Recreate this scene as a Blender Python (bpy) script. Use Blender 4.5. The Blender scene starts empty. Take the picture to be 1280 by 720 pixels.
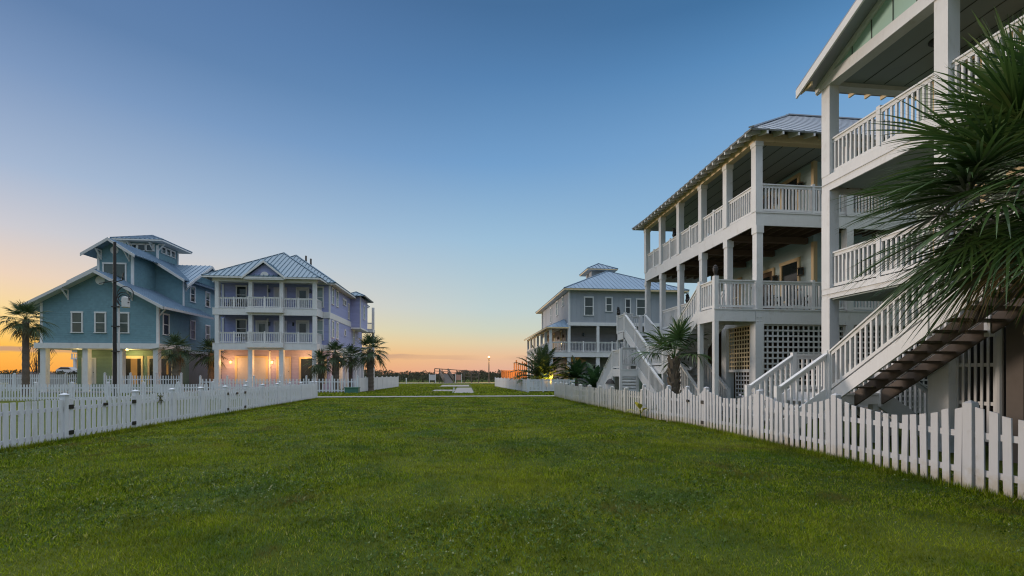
import bpy, bmesh, math, random
import numpy as np
from mathutils import Vector, Matrix
R = math.radians
random.seed(7)
rng = np.random.default_rng(7)
S = bpy.context.scene
COL = S.collection

# ------------------------------------------------------------------ helpers
WLOC = {}
class MB:
    """collects boxes, bars and tubes in world coordinates; build() links ONE mesh object"""
    def __init__(s): s.v = []; s.f = []
    def add(s, vs, fs):
        o = len(s.v); s.v += [tuple(p) for p in vs]; s.f += [tuple(i + o for i in f) for f in fs]; return s
    def hexa(s, p):
        return s.add(p, [(0,3,2,1),(4,5,6,7),(0,1,5,4),(1,2,6,5),(2,3,7,6),(3,0,4,7)])
    def box(s, x0,y0,z0,x1,y1,z1):
        if x0>x1: x0,x1=x1,x0
        if y0>y1: y0,y1=y1,y0
        if z0>z1: z0,z1=z1,z0
        return s.hexa([(x0,y0,z0),(x1,y0,z0),(x1,y1,z0),(x0,y1,z0),(x0,y0,z1),(x1,y0,z1),(x1,y1,z1),(x0,y1,z1)])
    def fbox(s, F, a0,a1,b0,b1,c0,c1):
        return s.hexa([F(a0,b0,c0),F(a1,b0,c0),F(a1,b1,c0),F(a0,b1,c0),F(a0,b0,c1),F(a1,b0,c1),F(a1,b1,c1),F(a0,b1,c1)])
    def bar(s, p, q, w, h, up=(0,0,1)):
        """rectangular bar from p to q, w across, h along up"""
        p = Vector(p); q = Vector(q); d = (q-p).normalized(); u = Vector(up)
        x = d.cross(u)
        if x.length < 1e-4: x = d.cross(Vector((0,1,0)))
        x.normalize(); y = x.cross(d).normalized()
        x *= w/2; y *= h/2
        return s.hexa([p-x-y,p+x-y,p+x+y,p-x+y,q-x-y,q+x-y,q+x+y,q-x+y])
    def vbar(s, p, q, w, h):
        """sloped rail with vertical ends and vertical height h"""
        p = Vector(p); q = Vector(q); d = (q-p); d.z = 0; d.normalize()
        x = Vector((-d.y, d.x, 0))*w/2; z = Vector((0,0,h/2))
        return s.hexa([p-x-z,p+x-z,p+x+z,p-x+z,q-x-z,q+x-z,q+x+z,q-x+z])
    def tube(s, pts, rs, n=8, cap=True):
        rings = []
        base = len(s.v)
        for i,p in enumerate(pts):
            p = Vector(p)
            a = Vector(pts[max(0,i-1)]); b = Vector(pts[min(len(pts)-1,i+1)])
            d = (b-a).normalized()
            r = rs[i] if hasattr(rs,'__len__') else rs
            x = d.cross(Vector((0,0,1)))
            if x.length < 1e-3: x = Vector((1,0,0))
            x.normalize(); y = d.cross(x).normalized()
            for k in range(n):
                t = 2*math.pi*k/n
                s.v.append(tuple(p + x*math.cos(t)*r + y*math.sin(t)*r))
        for i in range(len(pts)-1):
            for k in range(n):
                a = base+i*n+k; b = base+i*n+(k+1)%n
                s.f.append((a,b,b+n,a+n))
        if cap:
            s.f.append(tuple(base+k for k in range(n))[::-1])
            e = base+(len(pts)-1)*n
            s.f.append(tuple(e+k for k in range(n)))
        return s
    def lathe(s, c, prof, n=16):
        return s.tube([(c[0],c[1],c[2]+z) for r,z in prof], [max(r,.001) for r,z in prof], n)
    def prism(s, poly, vec):
        n = len(poly); v = Vector(vec)
        vs = [Vector(p) for p in poly]; vs2 = [p+v for p in vs]
        fs = [tuple(range(n))[::-1], tuple(range(n,2*n))] + [(i,(i+1)%n,n+(i+1)%n,n+i) for i in range(n)]
        return s.add(vs+vs2, fs)
    def build(s, name, mat, parent=None, fix=True, smooth=False):
        me = bpy.data.meshes.new(name)
        off = Vector(WLOC[parent.name]) if parent is not None else Vector((0,0,0))
        me.from_pydata([(a-off.x,b-off.y,c-off.z) for a,b,c in s.v], [], s.f)
        if fix:
            bm = bmesh.new(); bm.from_mesh(me)
            bmesh.ops.recalc_face_normals(bm, faces=bm.faces); bm.to_mesh(me); bm.free()
        if smooth: me.polygons.foreach_set('use_smooth', [True]*len(me.polygons))
        me.materials.append(mat)
        o = bpy.data.objects.new(name, me); COL.objects.link(o)
        if parent is not None: o.parent = parent; WLOC[o.name] = WLOC[parent.name]
        else: WLOC[o.name] = (0,0,0)
        return o
def split(mb, name, mat, parent):
    """each loose piece collected in mb becomes an object of its own"""
    par = list(range(len(mb.v)))
    def find(i):
        while par[i] != i: par[i] = par[par[i]]; i = par[i]
        return i
    for f in mb.f:
        for k in f[1:]: par[find(k)] = find(f[0])
    groups = {}
    for f in mb.f: groups.setdefault(find(f[0]), []).append(f)
    for fs in groups.values():
        ids = sorted({i for f in fs for i in f}); mp = {i: k for k, i in enumerate(ids)}
        p = MB(); p.v = [mb.v[i] for i in ids]; p.f = [tuple(mp[i] for i in f) for f in fs]
        p.build(name, mat, parent)
def tag(o, label=None, cat=None, group=None, kind=None):
    if label: o['label'] = label
    if cat: o['category'] = cat
    if group: o['group'] = group
    if kind: o['kind'] = kind
    return o
def thing(name, label, cat, loc=(0,0,0), group=None):
    o = bpy.data.objects.new(name, None); COL.objects.link(o)
    o.empty_display_size = .2
    o.location = loc; WLOC[o.name] = tuple(loc)
    return tag(o, label, cat, group)
def dup(o, loc, rz=0, sc=1, label=None):
    def cp(a, par):
        c = a.copy(); COL.objects.link(c)
        if par is not None: c.parent = par
        WLOC[c.name] = tuple(loc)
        for ch in list(a.children): cp(ch, c)
        return c
    r = cp(o, None); r.location = loc; r.rotation_euler = (0,0,rz); r.scale = (sc,)*3
    if label: r['label'] = label
    return r
def FR(ox, oy, a, n):
    """frame on a wall: a along the wall, b outward, c up (world height)"""
    return lambda p, q, c: Vector((ox + a[0]*p + n[0]*q, oy + a[1]*p + n[1]*q, c))
def FRONT(y): return FR(0, y, (1,0), (0,-1))     # wall facing -Y, a = world X
def LEFT(x):  return FR(x, 0, (0,1), (-1,0))     # wall facing -X, a = world Y
def RIGHT(x): return FR(x, 0, (0,1), (1,0))      # wall facing +X, a = world Y

# ------------------------------------------------------------------ materials
def nt(name):
    m = bpy.data.materials.new(name); m.use_nodes = True
    t = m.node_tree; b = t.nodes['Principled BSDF']
    return m, t, b
def N(t, typ, **k):
    n = t.nodes.new(typ)
    for a, v in k.items():
        if a.startswith('i_'):
            key = a[2:]
            key = int(key) if key.isdigit() else key
            n.inputs[key].default_value = v
        else: setattr(n, a, v)
    return n
def math_(t, op, a, b=None):
    n = N(t, 'ShaderNodeMath', operation=op)
    for i, x in enumerate((a, b)):
        if x is None: continue
        if isinstance(x, (int, float)): n.inputs[i].default_value = x
        else: t.links.new(x, n.inputs[i])
    return n.outputs[0]
def ramp(t, fac, stops):
    r = N(t, 'ShaderNodeValToRGB')
    e = r.color_ramp.elements
    while len(e) < len(stops): e.new(.5)
    for el, (p, c) in zip(e, stops): el.position = p; el.color = (*c, 1) if len(c) == 3 else c
    t.links.new(fac, r.inputs[0]); return r.outputs[0]
def mixc(t, fac, a, b, mode='MIX'):
    n = N(t, 'ShaderNodeMix', data_type='RGBA', blend_type=mode)
    for i, x in ((0, fac), (6, a), (7, b)):
        if isinstance(x, (int, float)): n.inputs[i].default_value = x
        elif isinstance(x, tuple): n.inputs[i].default_value = (*x, 1)
        else: t.links.new(x, n.inputs[i])
    return n.outputs[2]
def pos(t):
    return N(t, 'ShaderNodeNewGeometry').outputs['Position']
def noise(t, scale, detail=4, vec=None, rough=.6):
    n = N(t, 'ShaderNodeTexNoise'); n.inputs['Scale'].default_value = scale
    n.inputs['Detail'].default_value = detail; n.inputs['Roughness'].default_value = rough
    t.links.new(vec if vec is not None else pos(t), n.inputs['Vector'])
    return n.outputs['Fac']
def scalev(t, v, s):
    n = N(t, 'ShaderNodeVectorMath', operation='MULTIPLY'); n.inputs[1].default_value = s
    t.links.new(v, n.inputs[0]); return n.outputs[0]
def bump(t, b, h, strength=.3, dist=.02):
    n = N(t, 'ShaderNodeBump'); n.inputs['Strength'].default_value = strength
    n.inputs['Distance'].default_value = dist
    t.links.new(h, n.inputs['Height']); t.links.new(n.outputs[0], b.inputs['Normal'])
def mul(c, k): return tuple(min(1, x*k) for x in c)
def paint(name, col, rough=.55, var=.18, dirt=None, dirt_z=.25, grain=True):
    """weathered painted timber: mottling, faint grain; optional algae stain near the ground"""
    m, t, b = nt(name)
    n1 = noise(t, 1.7, 5); n2 = noise(t, 1, 3, scalev(t, pos(t), (22,22,2.5)))
    c = mixc(t, n1, mul(col, 1-var), mul(col, 1+var*.5))
    c = mixc(t, math_(t,'MULTIPLY',n2,.5), c, mul(col, .76))
    n5 = noise(t, 3.1, 6, scalev(t, pos(t), (1,1,.55)), .75)
    c = mixc(t, ramp(t, n5, [(.56,(0,0,0)),(.72,(.55,.55,.55))]), c, tuple(x*y for x,y in zip(col,(.62,.58,.50))))
    if dirt:
        sp = N(t,'ShaderNodeSeparateXYZ'); t.links.new(pos(t), sp.inputs[0])
        n3 = noise(t, 5.5, 4)
        z = math_(t,'DIVIDE', sp.outputs[2], dirt_z)
        f = math_(t,'SUBTRACT', math_(t,'ADD', math_(t,'MULTIPLY', n3, 1.5), .1), z)
        f = math_(t,'MULTIPLY', f, .9)
        f = N2(t, f)
        c = mixc(t, f, c, dirt)
    t.links.new(c, b.inputs['Base Color']); b.inputs['Roughness'].default_value = rough
    if grain: bump(t, b, n2, .25, .004)
    return m
def N2(t, f):
    n = N(t,'ShaderNodeClamp'); t.links.new(f, n.inputs[0]); return n.outputs[0]
def siding(name, col, lap=.16, vertical=False, shingle=False, var=.14):
    m, t, b = nt(name)
    sp = N(t,'ShaderNodeSeparateXYZ'); t.links.new(pos(t), sp.inputs[0])
    if vertical:
        q = math_(t,'DIVIDE', math_(t,'ADD', sp.outputs[0], sp.outputs[1]), lap)
        fr_ = math_(t,'FRACT', q)
        h = math_(t,'LESS_THAN', fr_, .12)
    else:
        q = math_(t,'DIVIDE', sp.outputs[2], lap)
        fr_ = math_(t,'FRACT', q)
        h = math_(t,'SUBTRACT', 1.0, fr_)
    fl = math_(t,'FLOOR', q)
    wn = N(t,'ShaderNodeTexWhiteNoise', noise_dimensions='2D' if shingle else '1D')
    if shingle:
        cb = N(t,'ShaderNodeCombineXYZ'); t.links.new(fl, cb.inputs[0])
        w = math_(t,'FLOOR', math_(t,'ADD', math_(t,'MULTIPLY', math_(t,'ADD', sp.outputs[0], sp.outputs[1]), 5.0), math_(t,'MULTIPLY', fl, .37)))
        t.links.new(w, cb.inputs[1]); t.links.new(cb.outputs[0], wn.inputs['Vector'])
    else: t.links.new(fl, wn.inputs['W'])
    n1 = noise(t, .8, 5)
    f = math_(t,'ADD', math_(t,'MULTIPLY', wn.outputs['Value'], .5), math_(t,'MULTIPLY', n1, .5))
    c = mixc(t, f, mul(col,1-var), mul(col,1+var))
    t.links.new(c, b.inputs['Base Color']); b.inputs['Roughness'].default_value = .6
    bump(t, b, h, .7, .02)
    return m
def metal_roof(name, col, rough=.38):
    m, t, b = nt(name)
    n1 = noise(t, .9, 5)
    c = mixc(t, n1, mul(col,.8), mul(col,1.15))
    t.links.new(c, b.inputs['Base Color']); b.inputs['Metallic'].default_value = .15; b.inputs['Specular IOR Level'].default_value=.35
    t.links.new(math_(t,'ADD', math_(t,'MULTIPLY', n1, .25), rough-.1), b.inputs['Roughness'])
    return m
def plain(name, col, rough=.6, metallic=0, var=.2, sc=4, em=None, es=0):
    m, t, b = nt(name)
    c = mixc(t, noise(t, sc, 4), mul(col,1-var), mul(col,1+var))
    t.links.new(c, b.inputs['Base Color']); b.inputs['Roughness'].default_value = rough
    b.inputs['Metallic'].default_value = metallic
    if em: b.inputs['Emission Color'].default_value = (*em,1); b.inputs['Emission Strength'].default_value = es
    return m
def leafmat(name, c0, c1, c2=None, rough=.45, sc=3, trans=.25):
    m, t, b = nt(name)
    geo = N(t,'ShaderNodeNewGeometry')
    f = math_(t,'ADD', math_(t,'MULTIPLY', geo.outputs['Random Per Island'], .6), math_(t,'MULTIPLY', noise(t, sc, 3), .4))
    st = [(0.15, c0), (.75, c1)]
    if c2: st.append((.93, c2))
    c = ramp(t, f, st)
    t.links.new(c, b.inputs['Base Color']); b.inputs['Roughness'].default_value = rough
    tr = N(t,'ShaderNodeBsdfTranslucent'); t.links.new(c, tr.inputs[0])
    ms = N(t,'ShaderNodeMixShader'); ms.inputs[0].default_value = trans
    t.links.new(b.outputs[0], ms.inputs[1]); t.links.new(tr.outputs[0], ms.inputs[2])
    t.links.new(ms.outputs[0], t.nodes['Material Output'].inputs[0])
    return m
M = {}
M['white']   = paint('white_trim', (.74,.74,.73))
M['fencew']  = paint('white_fence_paint', (.56,.565,.58), .6, .16, (.34,.25,.10), .34)
M['fencel']  = paint('white_fence_paint_clean', (.69,.71,.75), .55, .12, (.34,.32,.22), .12)
M['fenceold']= paint('weathered_fence_paint', (.62,.60,.55), .65, .2, (.34,.28,.10), .38)
M['greyw']   = paint('grey_white_trim', (.58,.58,.58))
M['cream']   = paint('cream_trim', (.72,.56,.33), .55, .1)
M['blue']    = siding('teal_shingles', (.14,.26,.30), .19, shingle=True)
M['olive']   = siding('green_ground_siding', (.17,.25,.17), .18)
M['lav']     = siding('lavender_siding', (.30,.33,.56), .17)
M['lavlow']  = siding('pale_lavender_siding', (.44,.38,.52), .17)
M['greyh']   = siding('blue_grey_boards', (.30,.325,.355), .42, vertical=True)
M['greylap'] = siding('grey_lap', (.30,.30,.32), .17)
M['skyb']    = siding('pale_blue_siding', (.42,.55,.58), .16)
M['mint']    = siding('mint_panels', (.34,.52,.44), .78, vertical=True, var=.06)
M['mintlap'] = siding('mint_lap', (.36,.48,.42), .16)
M['roofblue']= metal_roof('blue_grey_metal', (.185,.265,.35))
M['roofteal']= metal_roof('teal_metal', (.15,.225,.285))
M['roofgrey']= metal_roof('grey_metal', (.30,.32,.35))
M['soffit']  = siding('soffit_panels', (.27,.32,.31), 1.22, vertical=True, var=.05)
M['joist']   = plain('brown_joists', (.13,.085,.055), .8, 0, .3, 3)
M['tread']   = plain('brown_tread', (.10,.075,.055), .75, 0, .3, 5)
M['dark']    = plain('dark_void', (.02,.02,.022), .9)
M['black']   = plain('black_metal', (.012,.012,.013), .4)
M['pole']    = plain('tarred_timber', (.022,.019,.018), .7, 0, .4, 7)
M['conc']    = plain('concrete', (.28,.26,.245), .85, 0, .22, 2.5)
M['slab']    = plain('pale_concrete_slab', (.27,.25,.235), .85, 0, .3, 1.5)
M['wood']    = plain('orange_timber', (.36,.17,.07), .7, 0, .25, 6)
M['greywood']= plain('grey_timber', (.12,.10,.085), .8, 0, .25, 4)
M['green']   = plain('green_box', (.05,.16,.11), .5)
M['carw']    = plain('car_paint', (.55,.55,.56), .25)
M['pot']     = plain('dark_clay', (.03,.026,.025), .6)
M['brass']   = plain('bronze', (.12,.12,.06), .4, .5)
M['cushion'] = plain('dark_wicker', (.05,.045,.04), .7, 0, .3, 30)
M['garage']  = paint('cream_door', (.66,.60,.55), .5, .06)
M['leaf']    = leafmat('fan_palm_leaf', (.022,.055,.014), (.075,.14,.035), (.16,.15,.06), .36)
M['leafdead']= leafmat('dry_palm_leaf', (.10,.07,.03), (.22,.17,.07), None, .6)
M['leaff']   = leafmat('far_palm_leaf', (.025,.05,.02), (.065,.105,.035), (.12,.12,.05), .5)
M['date']    = leafmat('date_palm_leaf', (.03,.06,.02), (.075,.11,.035), (.16,.15,.05), .5)
M['bushl']   = leafmat('bush_leaf', (.02,.055,.02), (.05,.11,.035), None, .45)
M['yleaf']   = leafmat('yellow_leaf', (.20,.20,.02), (.42,.36,.03), None, .4)
M['trunk']   = plain('palm_trunk', (.12,.095,.075), .9, 0, .45, 9)
M['boot']    = plain('palm_boots', (.17,.135,.10), .85, 0, .4, 8)
M['twig']    = plain('bare_twig', (.08,.06,.05), .9)
M['dune']    = leafmat('dune_scrub', (.022,.028,.016), (.06,.062,.034), (.12,.10,.055), .8)
def glass(name, col=(.02,.028,.03)):
    m, t, b = nt(name)
    c = mixc(t, noise(t, .6, 2), mul(col,.5), mul(col,1.6))
    t.links.new(c, b.inputs['Base Color']); b.inputs['Roughness'].default_value = .06
    b.inputs['IOR'].default_value = 1.5; return m
M['glass'] = glass('window_glass'); M['glassg'] = glass('blind_glass', (.055,.075,.07)); M['glassl'] = glass('pale_blind_glass', (.20,.26,.26))
def emis(name, col, s):
    m, t, b = nt(name); b.inputs['Base Color'].default_value = (*mul(col,.12),1)
    n = math_(t,'ADD', math_(t,'MULTIPLY', noise(t, 1.3, 3), s*.8), s*.6)
    b.inputs['Emission Color'].default_value = (*col,1); t.links.new(n, b.inputs['Emission Strength']); return m
M['lamplit_sand'] = plain('lamplit_sandy_grass', (.26,.21,.085), .95, 0, .35, .4)  # tan sandy ground with the lamp's warm glow mixed into its colour
M['joint'] = plain('joint_and_gap_shade', (.05,.06,.055), .9)  # ceiling joint lines, and the shade in the gable panel gaps as colour
M['lamp']  = emis('lamp_glow', (1,.62,.25), 14)
M['bulb']  = emis('bulb_glow', (1,.48,.12), 6)
M['litw']  = emis('lit_room', (1,.5,.12), .2)

def lawn():
    m, t, b = nt('lawn')
    n1 = noise(t, .22, 4); n2 = noise(t, 1.6, 5); n3 = noise(t, 40, 3); n4 = noise(t, .55, 3)
    c = mixc(t, n2, (.035,.06,.005), (.085,.125,.010))
    c = mixc(t, ramp(t, n1, [(.42,(0,0,0)),(.62,(1,1,1))]), c, (.13,.15,.018))
    c = mixc(t, ramp(t, n4, [(.52,(0,0,0)),(.66,(.7,.7,.7))]), c, (.04,.085,.022))
    c = mixc(t, math_(t,'MULTIPLY', n3, .6), c, (.02,.03,.007))
    t.links.new(c, b.inputs['Base Color']); b.inputs['Roughness'].default_value = .95
    b.inputs['Specular IOR Level'].default_value = .15
    bump(t, b, n3, .9, .03); return m
M['lawn'] = lawn()
def blades(name, k=1.0, clover=False):
    m, t, b = nt(name)
    geo = N(t,'ShaderNodeNewGeometry'); rnd = geo.outputs['Random Per Island']
    n1 = noise(t, .22, 4); n4 = noise(t, .55, 3); n2 = noise(t, 1.6, 4)
    if clover: c = ramp(t, rnd, [(0,(.03,.06,.004)),(.6,(.06,.115,.008)),(.86,(.09,.15,.02)),(1,(.26,.28,.14))])
    else:
        c = ramp(t, rnd, [(0,(.03,.05,.002)),(.35,(.14,.21,.006)),(.7,(.27,.36,.014)),(.9,(.37,.38,.035)),(1,(.50,.44,.16))])
        c = mixc(t, ramp(t, n1, [(.42,(0,0,0)),(.62,(.6,.6,.6))]), c, (.30,.33,.02))
        c = mixc(t, ramp(t, n4, [(.52,(0,0,0)),(.66,(.65,.65,.65))]), c, (.05,.13,.010))
        c = mixc(t, ramp(t, n2, [(.35,(.6,.6,.6)),(.55,(0,0,0))]), c, (.07,.085,.014))
        n5 = noise(t, .75, 4, scalev(t, pos(t), (1,.8,1)))
        c = mixc(t, ramp(t, n5, [(.57,(0,0,0)),(.68,(.75,.75,.75))]), c, (.17,.125,.045))
    t.links.new(c, b.inputs['Base Color']); b.inputs['Roughness'].default_value = .45 if clover else .7
    b.inputs['Specular IOR Level'].default_value = .2 if clover else .05
    tr = N(t,'ShaderNodeBsdfTranslucent'); t.links.new(c, tr.inputs[0])
    ms = N(t,'ShaderNodeMixShader'); ms.inputs[0].default_value = .3
    t.links.new(b.outputs[0], ms.inputs[1]); t.links.new(tr.outputs[0], ms.inputs[2])
    t.links.new(ms.outputs[0], t.nodes['Material Output'].inputs[0]); return m
M['blade'] = blades('grass_blade'); M['clover'] = blades('clover_leaf', 1, True)

# ------------------------------------------------------------------ building kit
def window(par, F, a, c, w, h, trim='white', g='glass', split=True, cols=1, b0=0, arch=False):
    mb = MB(); t = .11
    mb.fbox(F, a-w/2-t, a-w/2, b0-.03, b0+.06, c, c+h); mb.fbox(F, a+w/2, a+w/2+t, b0-.03, b0+.06, c, c+h)
    mb.fbox(F, a-w/2-t-.02, a+w/2+t+.02, b0-.03, b0+.07, c+h, c+h+t+.03)
    if split: mb.fbox(F, a-w/2, a+w/2, b0-.02, b0+.045, c+h*.5-.03, c+h*.5+.03)
    for k in range(1, cols): mb.fbox(F, a-w/2+w*k/cols-.025, a-w/2+w*k/cols+.025, b0-.02, b0+.04, c, c+h)
    o = mb.build('window', M[trim], par)
    MB().fbox(F, a-w/2, a+w/2, b0-.02, b0+.015, c, c+h).build('pane', M[g], o)
    MB().fbox(F, a-w/2-t-.04, a+w/2+t+.04, b0-.03, b0+.09, c-.07, c).build('sill', M[trim], o)
    return o
def door(par, F, a, c, w, h, trim='white', leaf='greyw', lite=None, b0=0):
    mb = MB(); t = .12
    mb.fbox(F, a-w/2-t, a-w/2, b0-.03, b0+.06, c, c+h); mb.fbox(F, a+w/2, a+w/2+t, b0-.03, b0+.06, c, c+h)
    mb.fbox(F, a-w/2-t, a+w/2+t, b0-.03, b0+.065, c+h, c+h+t)
    fr_ = mb.build('door_frame', M[trim], par)
    d = MB(); d.fbox(F, a-w/2, a+w/2, b0-.02, b0+.012, c, c+h)
    for (z0,z1) in ((.12,.42),(.5,.93)):
        for s in ((-.36,.36),):
            d.fbox(F, a+s[0]*w, a+s[1]*w, b0, b0+.022, c+h*z0, c+h*z0+.04); d.fbox(F, a+s[0]*w, a+s[1]*w, b0, b0+.022, c+h*z1-.04, c+h*z1)
            d.fbox(F, a+s[0]*w, a+s[0]*w+.04, b0, b0+.0215, c+h*z0+.04, c+h*z1-.04); d.fbox(F, a+s[1]*w-.04, a+s[1]*w, b0, b0+.0215, c+h*z0+.04, c+h*z1-.04)
    dd = d.build('door', M[leaf], par)
    if lite: MB().fbox(F, a-w*.3, a+w*.3, b0, b0+.018, c+h*.52, c+h*.91).build('pane', M[lite], dd)
    MB().tube([F(a+w*.4,b0+.01,c+h*.46),F(a+w*.4,b0+.07,c+h*.46)], [.025,.035], 8).build('handle', M['black'], dd)
    return dd
def railing(par, p, q, h=.95, pitch=.125, mat='white', bw=.04, post=None, drop=.1, name='railing'):
    """balustrade from p to q (deck level points, may slope)"""
    p = Vector(p); q = Vector(q); mb = MB()
    L = Vector((q.x-p.x, q.y-p.y, 0)).length
    up = Vector((0,0,1))
    mb.vbar(p+up*(h-.02), q+up*(h-.02), .11, .04); mb.vbar(p+up*(h-.085), q+up*(h-.085), .045, .09)
    mb.vbar(p+up*drop, q+up*drop, .05, .08)
    n = max(2, int(L/pitch))
    for i in range(n):
        c = p.lerp(q, (i+.5)/n)
        mb.bar(c+up*(drop+.03), c+up*(h-.12), bw, bw, (q-p).normalized() if abs((q-p).z) < 1e-6 else Vector((q.x-p.x,q.y-p.y,0)).normalized())
    if post:
        for t in post:
            c = p.lerp(q, t); mb.bar(c-up*.02, c+up*(h+.06), .1, .1, Vector((q.x-p.x,q.y-p.y,0)).normalized())
    return mb.build(name, M[mat], par)
def column(par, x, y, z0, z1, w=.25, mat='white', trimz=(), name='column'):
    mb = MB().box(x-w/2,y-w/2,z0,x+w/2,y+w/2,z1)
    e = .022
    for (a,b) in trimz: mb.box(x-w/2-e,y-w/2-e,a,x+w/2+e,y+w/2+e,b)
    return mb.build(name, M[mat], par)
def slab_roof(mb, poly, th=.07, rib=.45, eave=None, ribh=.055, ribw=.045):
    """roof plane from a convex polygon, first edge = eave; standing seams run up the slope"""
    P = [Vector(p) for p in poly]
    n = (P[1]-P[0]).cross(P[2]-P[0]).normalized()
    if n.z < 0: n = -n
    mb.prism([p for p in P], -n*th)
    e = (P[1]-P[0]).normalized(); s = n.cross(e).normalized()
    pts = [((p-P[0]).dot(e), (p-P[0]).dot(s)) for p in P]
    lo = min(a for a,_ in pts); hi = max(a for a,_ in pts)
    k = lo + rib*.5
    while k < hi:
        xs = []
        for i in range(len(pts)):
            (a0,s0),(a1,s1) = pts[i], pts[(i+1)%len(pts)]
            if (a0-k)*(a1-k) < 0: xs.append(s0+(s1-s0)*(k-a0)/(a1-a0))
        if len(xs) >= 2 and max(xs)-min(xs) > .1:
            A = P[0]+e*k+s*min(xs)+n*ribh*.4; B = P[0]+e*k+s*max(xs)+n*ribh*.4
            mb.bar(A, B, ribw, ribh, n)
        k += rib
    return mb
def hip(par, x0,y0,x1,y1,z, slope, mat, rib=.45, axis=None, th=.08, rh=.07):
    """hip roof over a rectangle; ridge along the longer side"""
    mb = MB(); w = x1-x0; l = y1-y0
    if axis is None: axis = 'y' if l > w else 'x'
    if axis == 'y':
        r = w/2; zr = z+slope*r; cx=(x0+x1)/2
        a = (cx,y0+r,zr); b = (cx,y1-r,zr)
        if b[1] < a[1]: a = b = (cx,(y0+y1)/2,zr)
        slab_roof(mb, [(x0,y0,z),(x1,y0,z),a], th, rib, None, rh); slab_roof(mb, [(x1,y1,z),(x0,y1,z),b], th, rib, None, rh)
        if a != b:
            slab_roof(mb, [(x0,y1,z),(x0,y0,z),a,b], th, rib, None, rh); slab_roof(mb, [(x1,y0,z),(x1,y1,z),b,a], th, rib, None, rh)
        else:
            slab_roof(mb, [(x0,y1,z),(x0,y0,z),a], th, rib, None, rh); slab_roof(mb, [(x1,y0,z),(x1,y1,z),a], th, rib, None, rh)
        hips = [((x0,y0,z),a),((x1,y0,z),a),((x0,y1,z),b),((x1,y1,z),b),(a,b)]
    else:
        r = l/2; zr = z+slope*r; cy=(y0+y1)/2
        a = (x0+r,cy,zr); b = (x1-r,cy,zr)
        slab_roof(mb, [(x0,y1,z),(x0,y0,z),a], th, rib, None, rh); slab_roof(mb, [(x1,y0,z),(x1,y1,z),b], th, rib, None, rh)
        slab_roof(mb, [(x0,y0,z),(x1,y0,z),b,a], th, rib, None, rh); slab_roof(mb, [(x1,y1,z),(x0,y1,z),a,b], th, rib, None, rh)
        hips = [((x0,y0,z),a),((x0,y1,z),a),((x1,y0,z),b),((x1,y1,z),b),(a,b)]
    for p,q in hips:
        if (Vector(p)-Vector(q)).length > .1: mb.bar(Vector(p)+Vector((0,0,.03)), Vector(q)+Vector((0,0,.03)), .16, .05)
    return mb.build('roof', M[mat], par)
def eaveboard(par, x0,y0,x1,y1,z, h=.16, mat='white', soff=None, z2=None):
    mb = MB(); t=.03
    mb.box(x0,y0,z-h,x1,y0+t,z); mb.box(x0,y1-t,z-h,x1,y1,z); mb.box(x0,y0+t,z-h,x0+t,y1-t,z); mb.box(x1-t,y0+t,z-h,x1,y1-t,z)
    o = mb.build('fascia', M[mat], par)
    if soff: MB().box(x0+t+.002,y0+t+.002,z-h+.02,x1-t-.002,y1-t-.002,z-h+.05).build('soffit', M[soff], par)
    return o
def deck(par, x0,y0,x1,y1,ztop,zbot, fascia='white', joist_axis='x', under='joist', sides='lfrb'):
    """boarded deck with joists and white rim boards"""
    mb = MB().box(x0+.04,y0+.04,ztop-.05,x1-.04,y1-.04,ztop)
    k = .3
    if joist_axis == 'x':
        y = y0+.3
        while y < y1-.1: mb.box(x0+.06,y-.025,ztop-.27,x1-.06,y+.025,ztop-.052); y += .42
    else:
        x = x0+.3
        while x < x1-.1: mb.box(x-.025,y0+.06,ztop-.27,x+.025,y1-.06,ztop-.052); x += .42
    d = mb.build('deck', M[under], par)
    r = MB(); t = .045
    if 'f' in sides: r.box(x0,y0,zbot,x1,y0+t,ztop+.012); r.box(x0-.02,y0-.02,ztop-.03,x1+.02,y0-.002,ztop+.015)
    if 'b' in sides: r.box(x0,y1-t,zbot,x1,y1,ztop+.012)
    if 'l' in sides: r.box(x0,y0+t,zbot,x0+t,y1-t,ztop+.012)
    if 'r' in sides: r.box(x1-t,y0+t,zbot,x1,y1-t,ztop+.012)
    r.build('rim_board', M[fascia], par)
    return d
def lattice(par, F, a0,a1,c0,c1,pitch=.17,w=.055,b=0,mat='white', name='lattice'):
    mb = MB(); n = max(1,int((a1-a0)/pitch)); k = max(1,int((c1-c0)/pitch))
    for i in range(n+1):
        a = a0+(a1-a0)*i/n; mb.fbox(F, a-w/2,a+w/2,b,b+.012,c0,c1)
    for i in range(k+1):
        c = c0+(c1-c0)*i/k; mb.fbox(F, a0,a1,b+.0125,b+.0245,c-w/2,c+w/2)
    return mb.build(name, M[mat], par)
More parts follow.
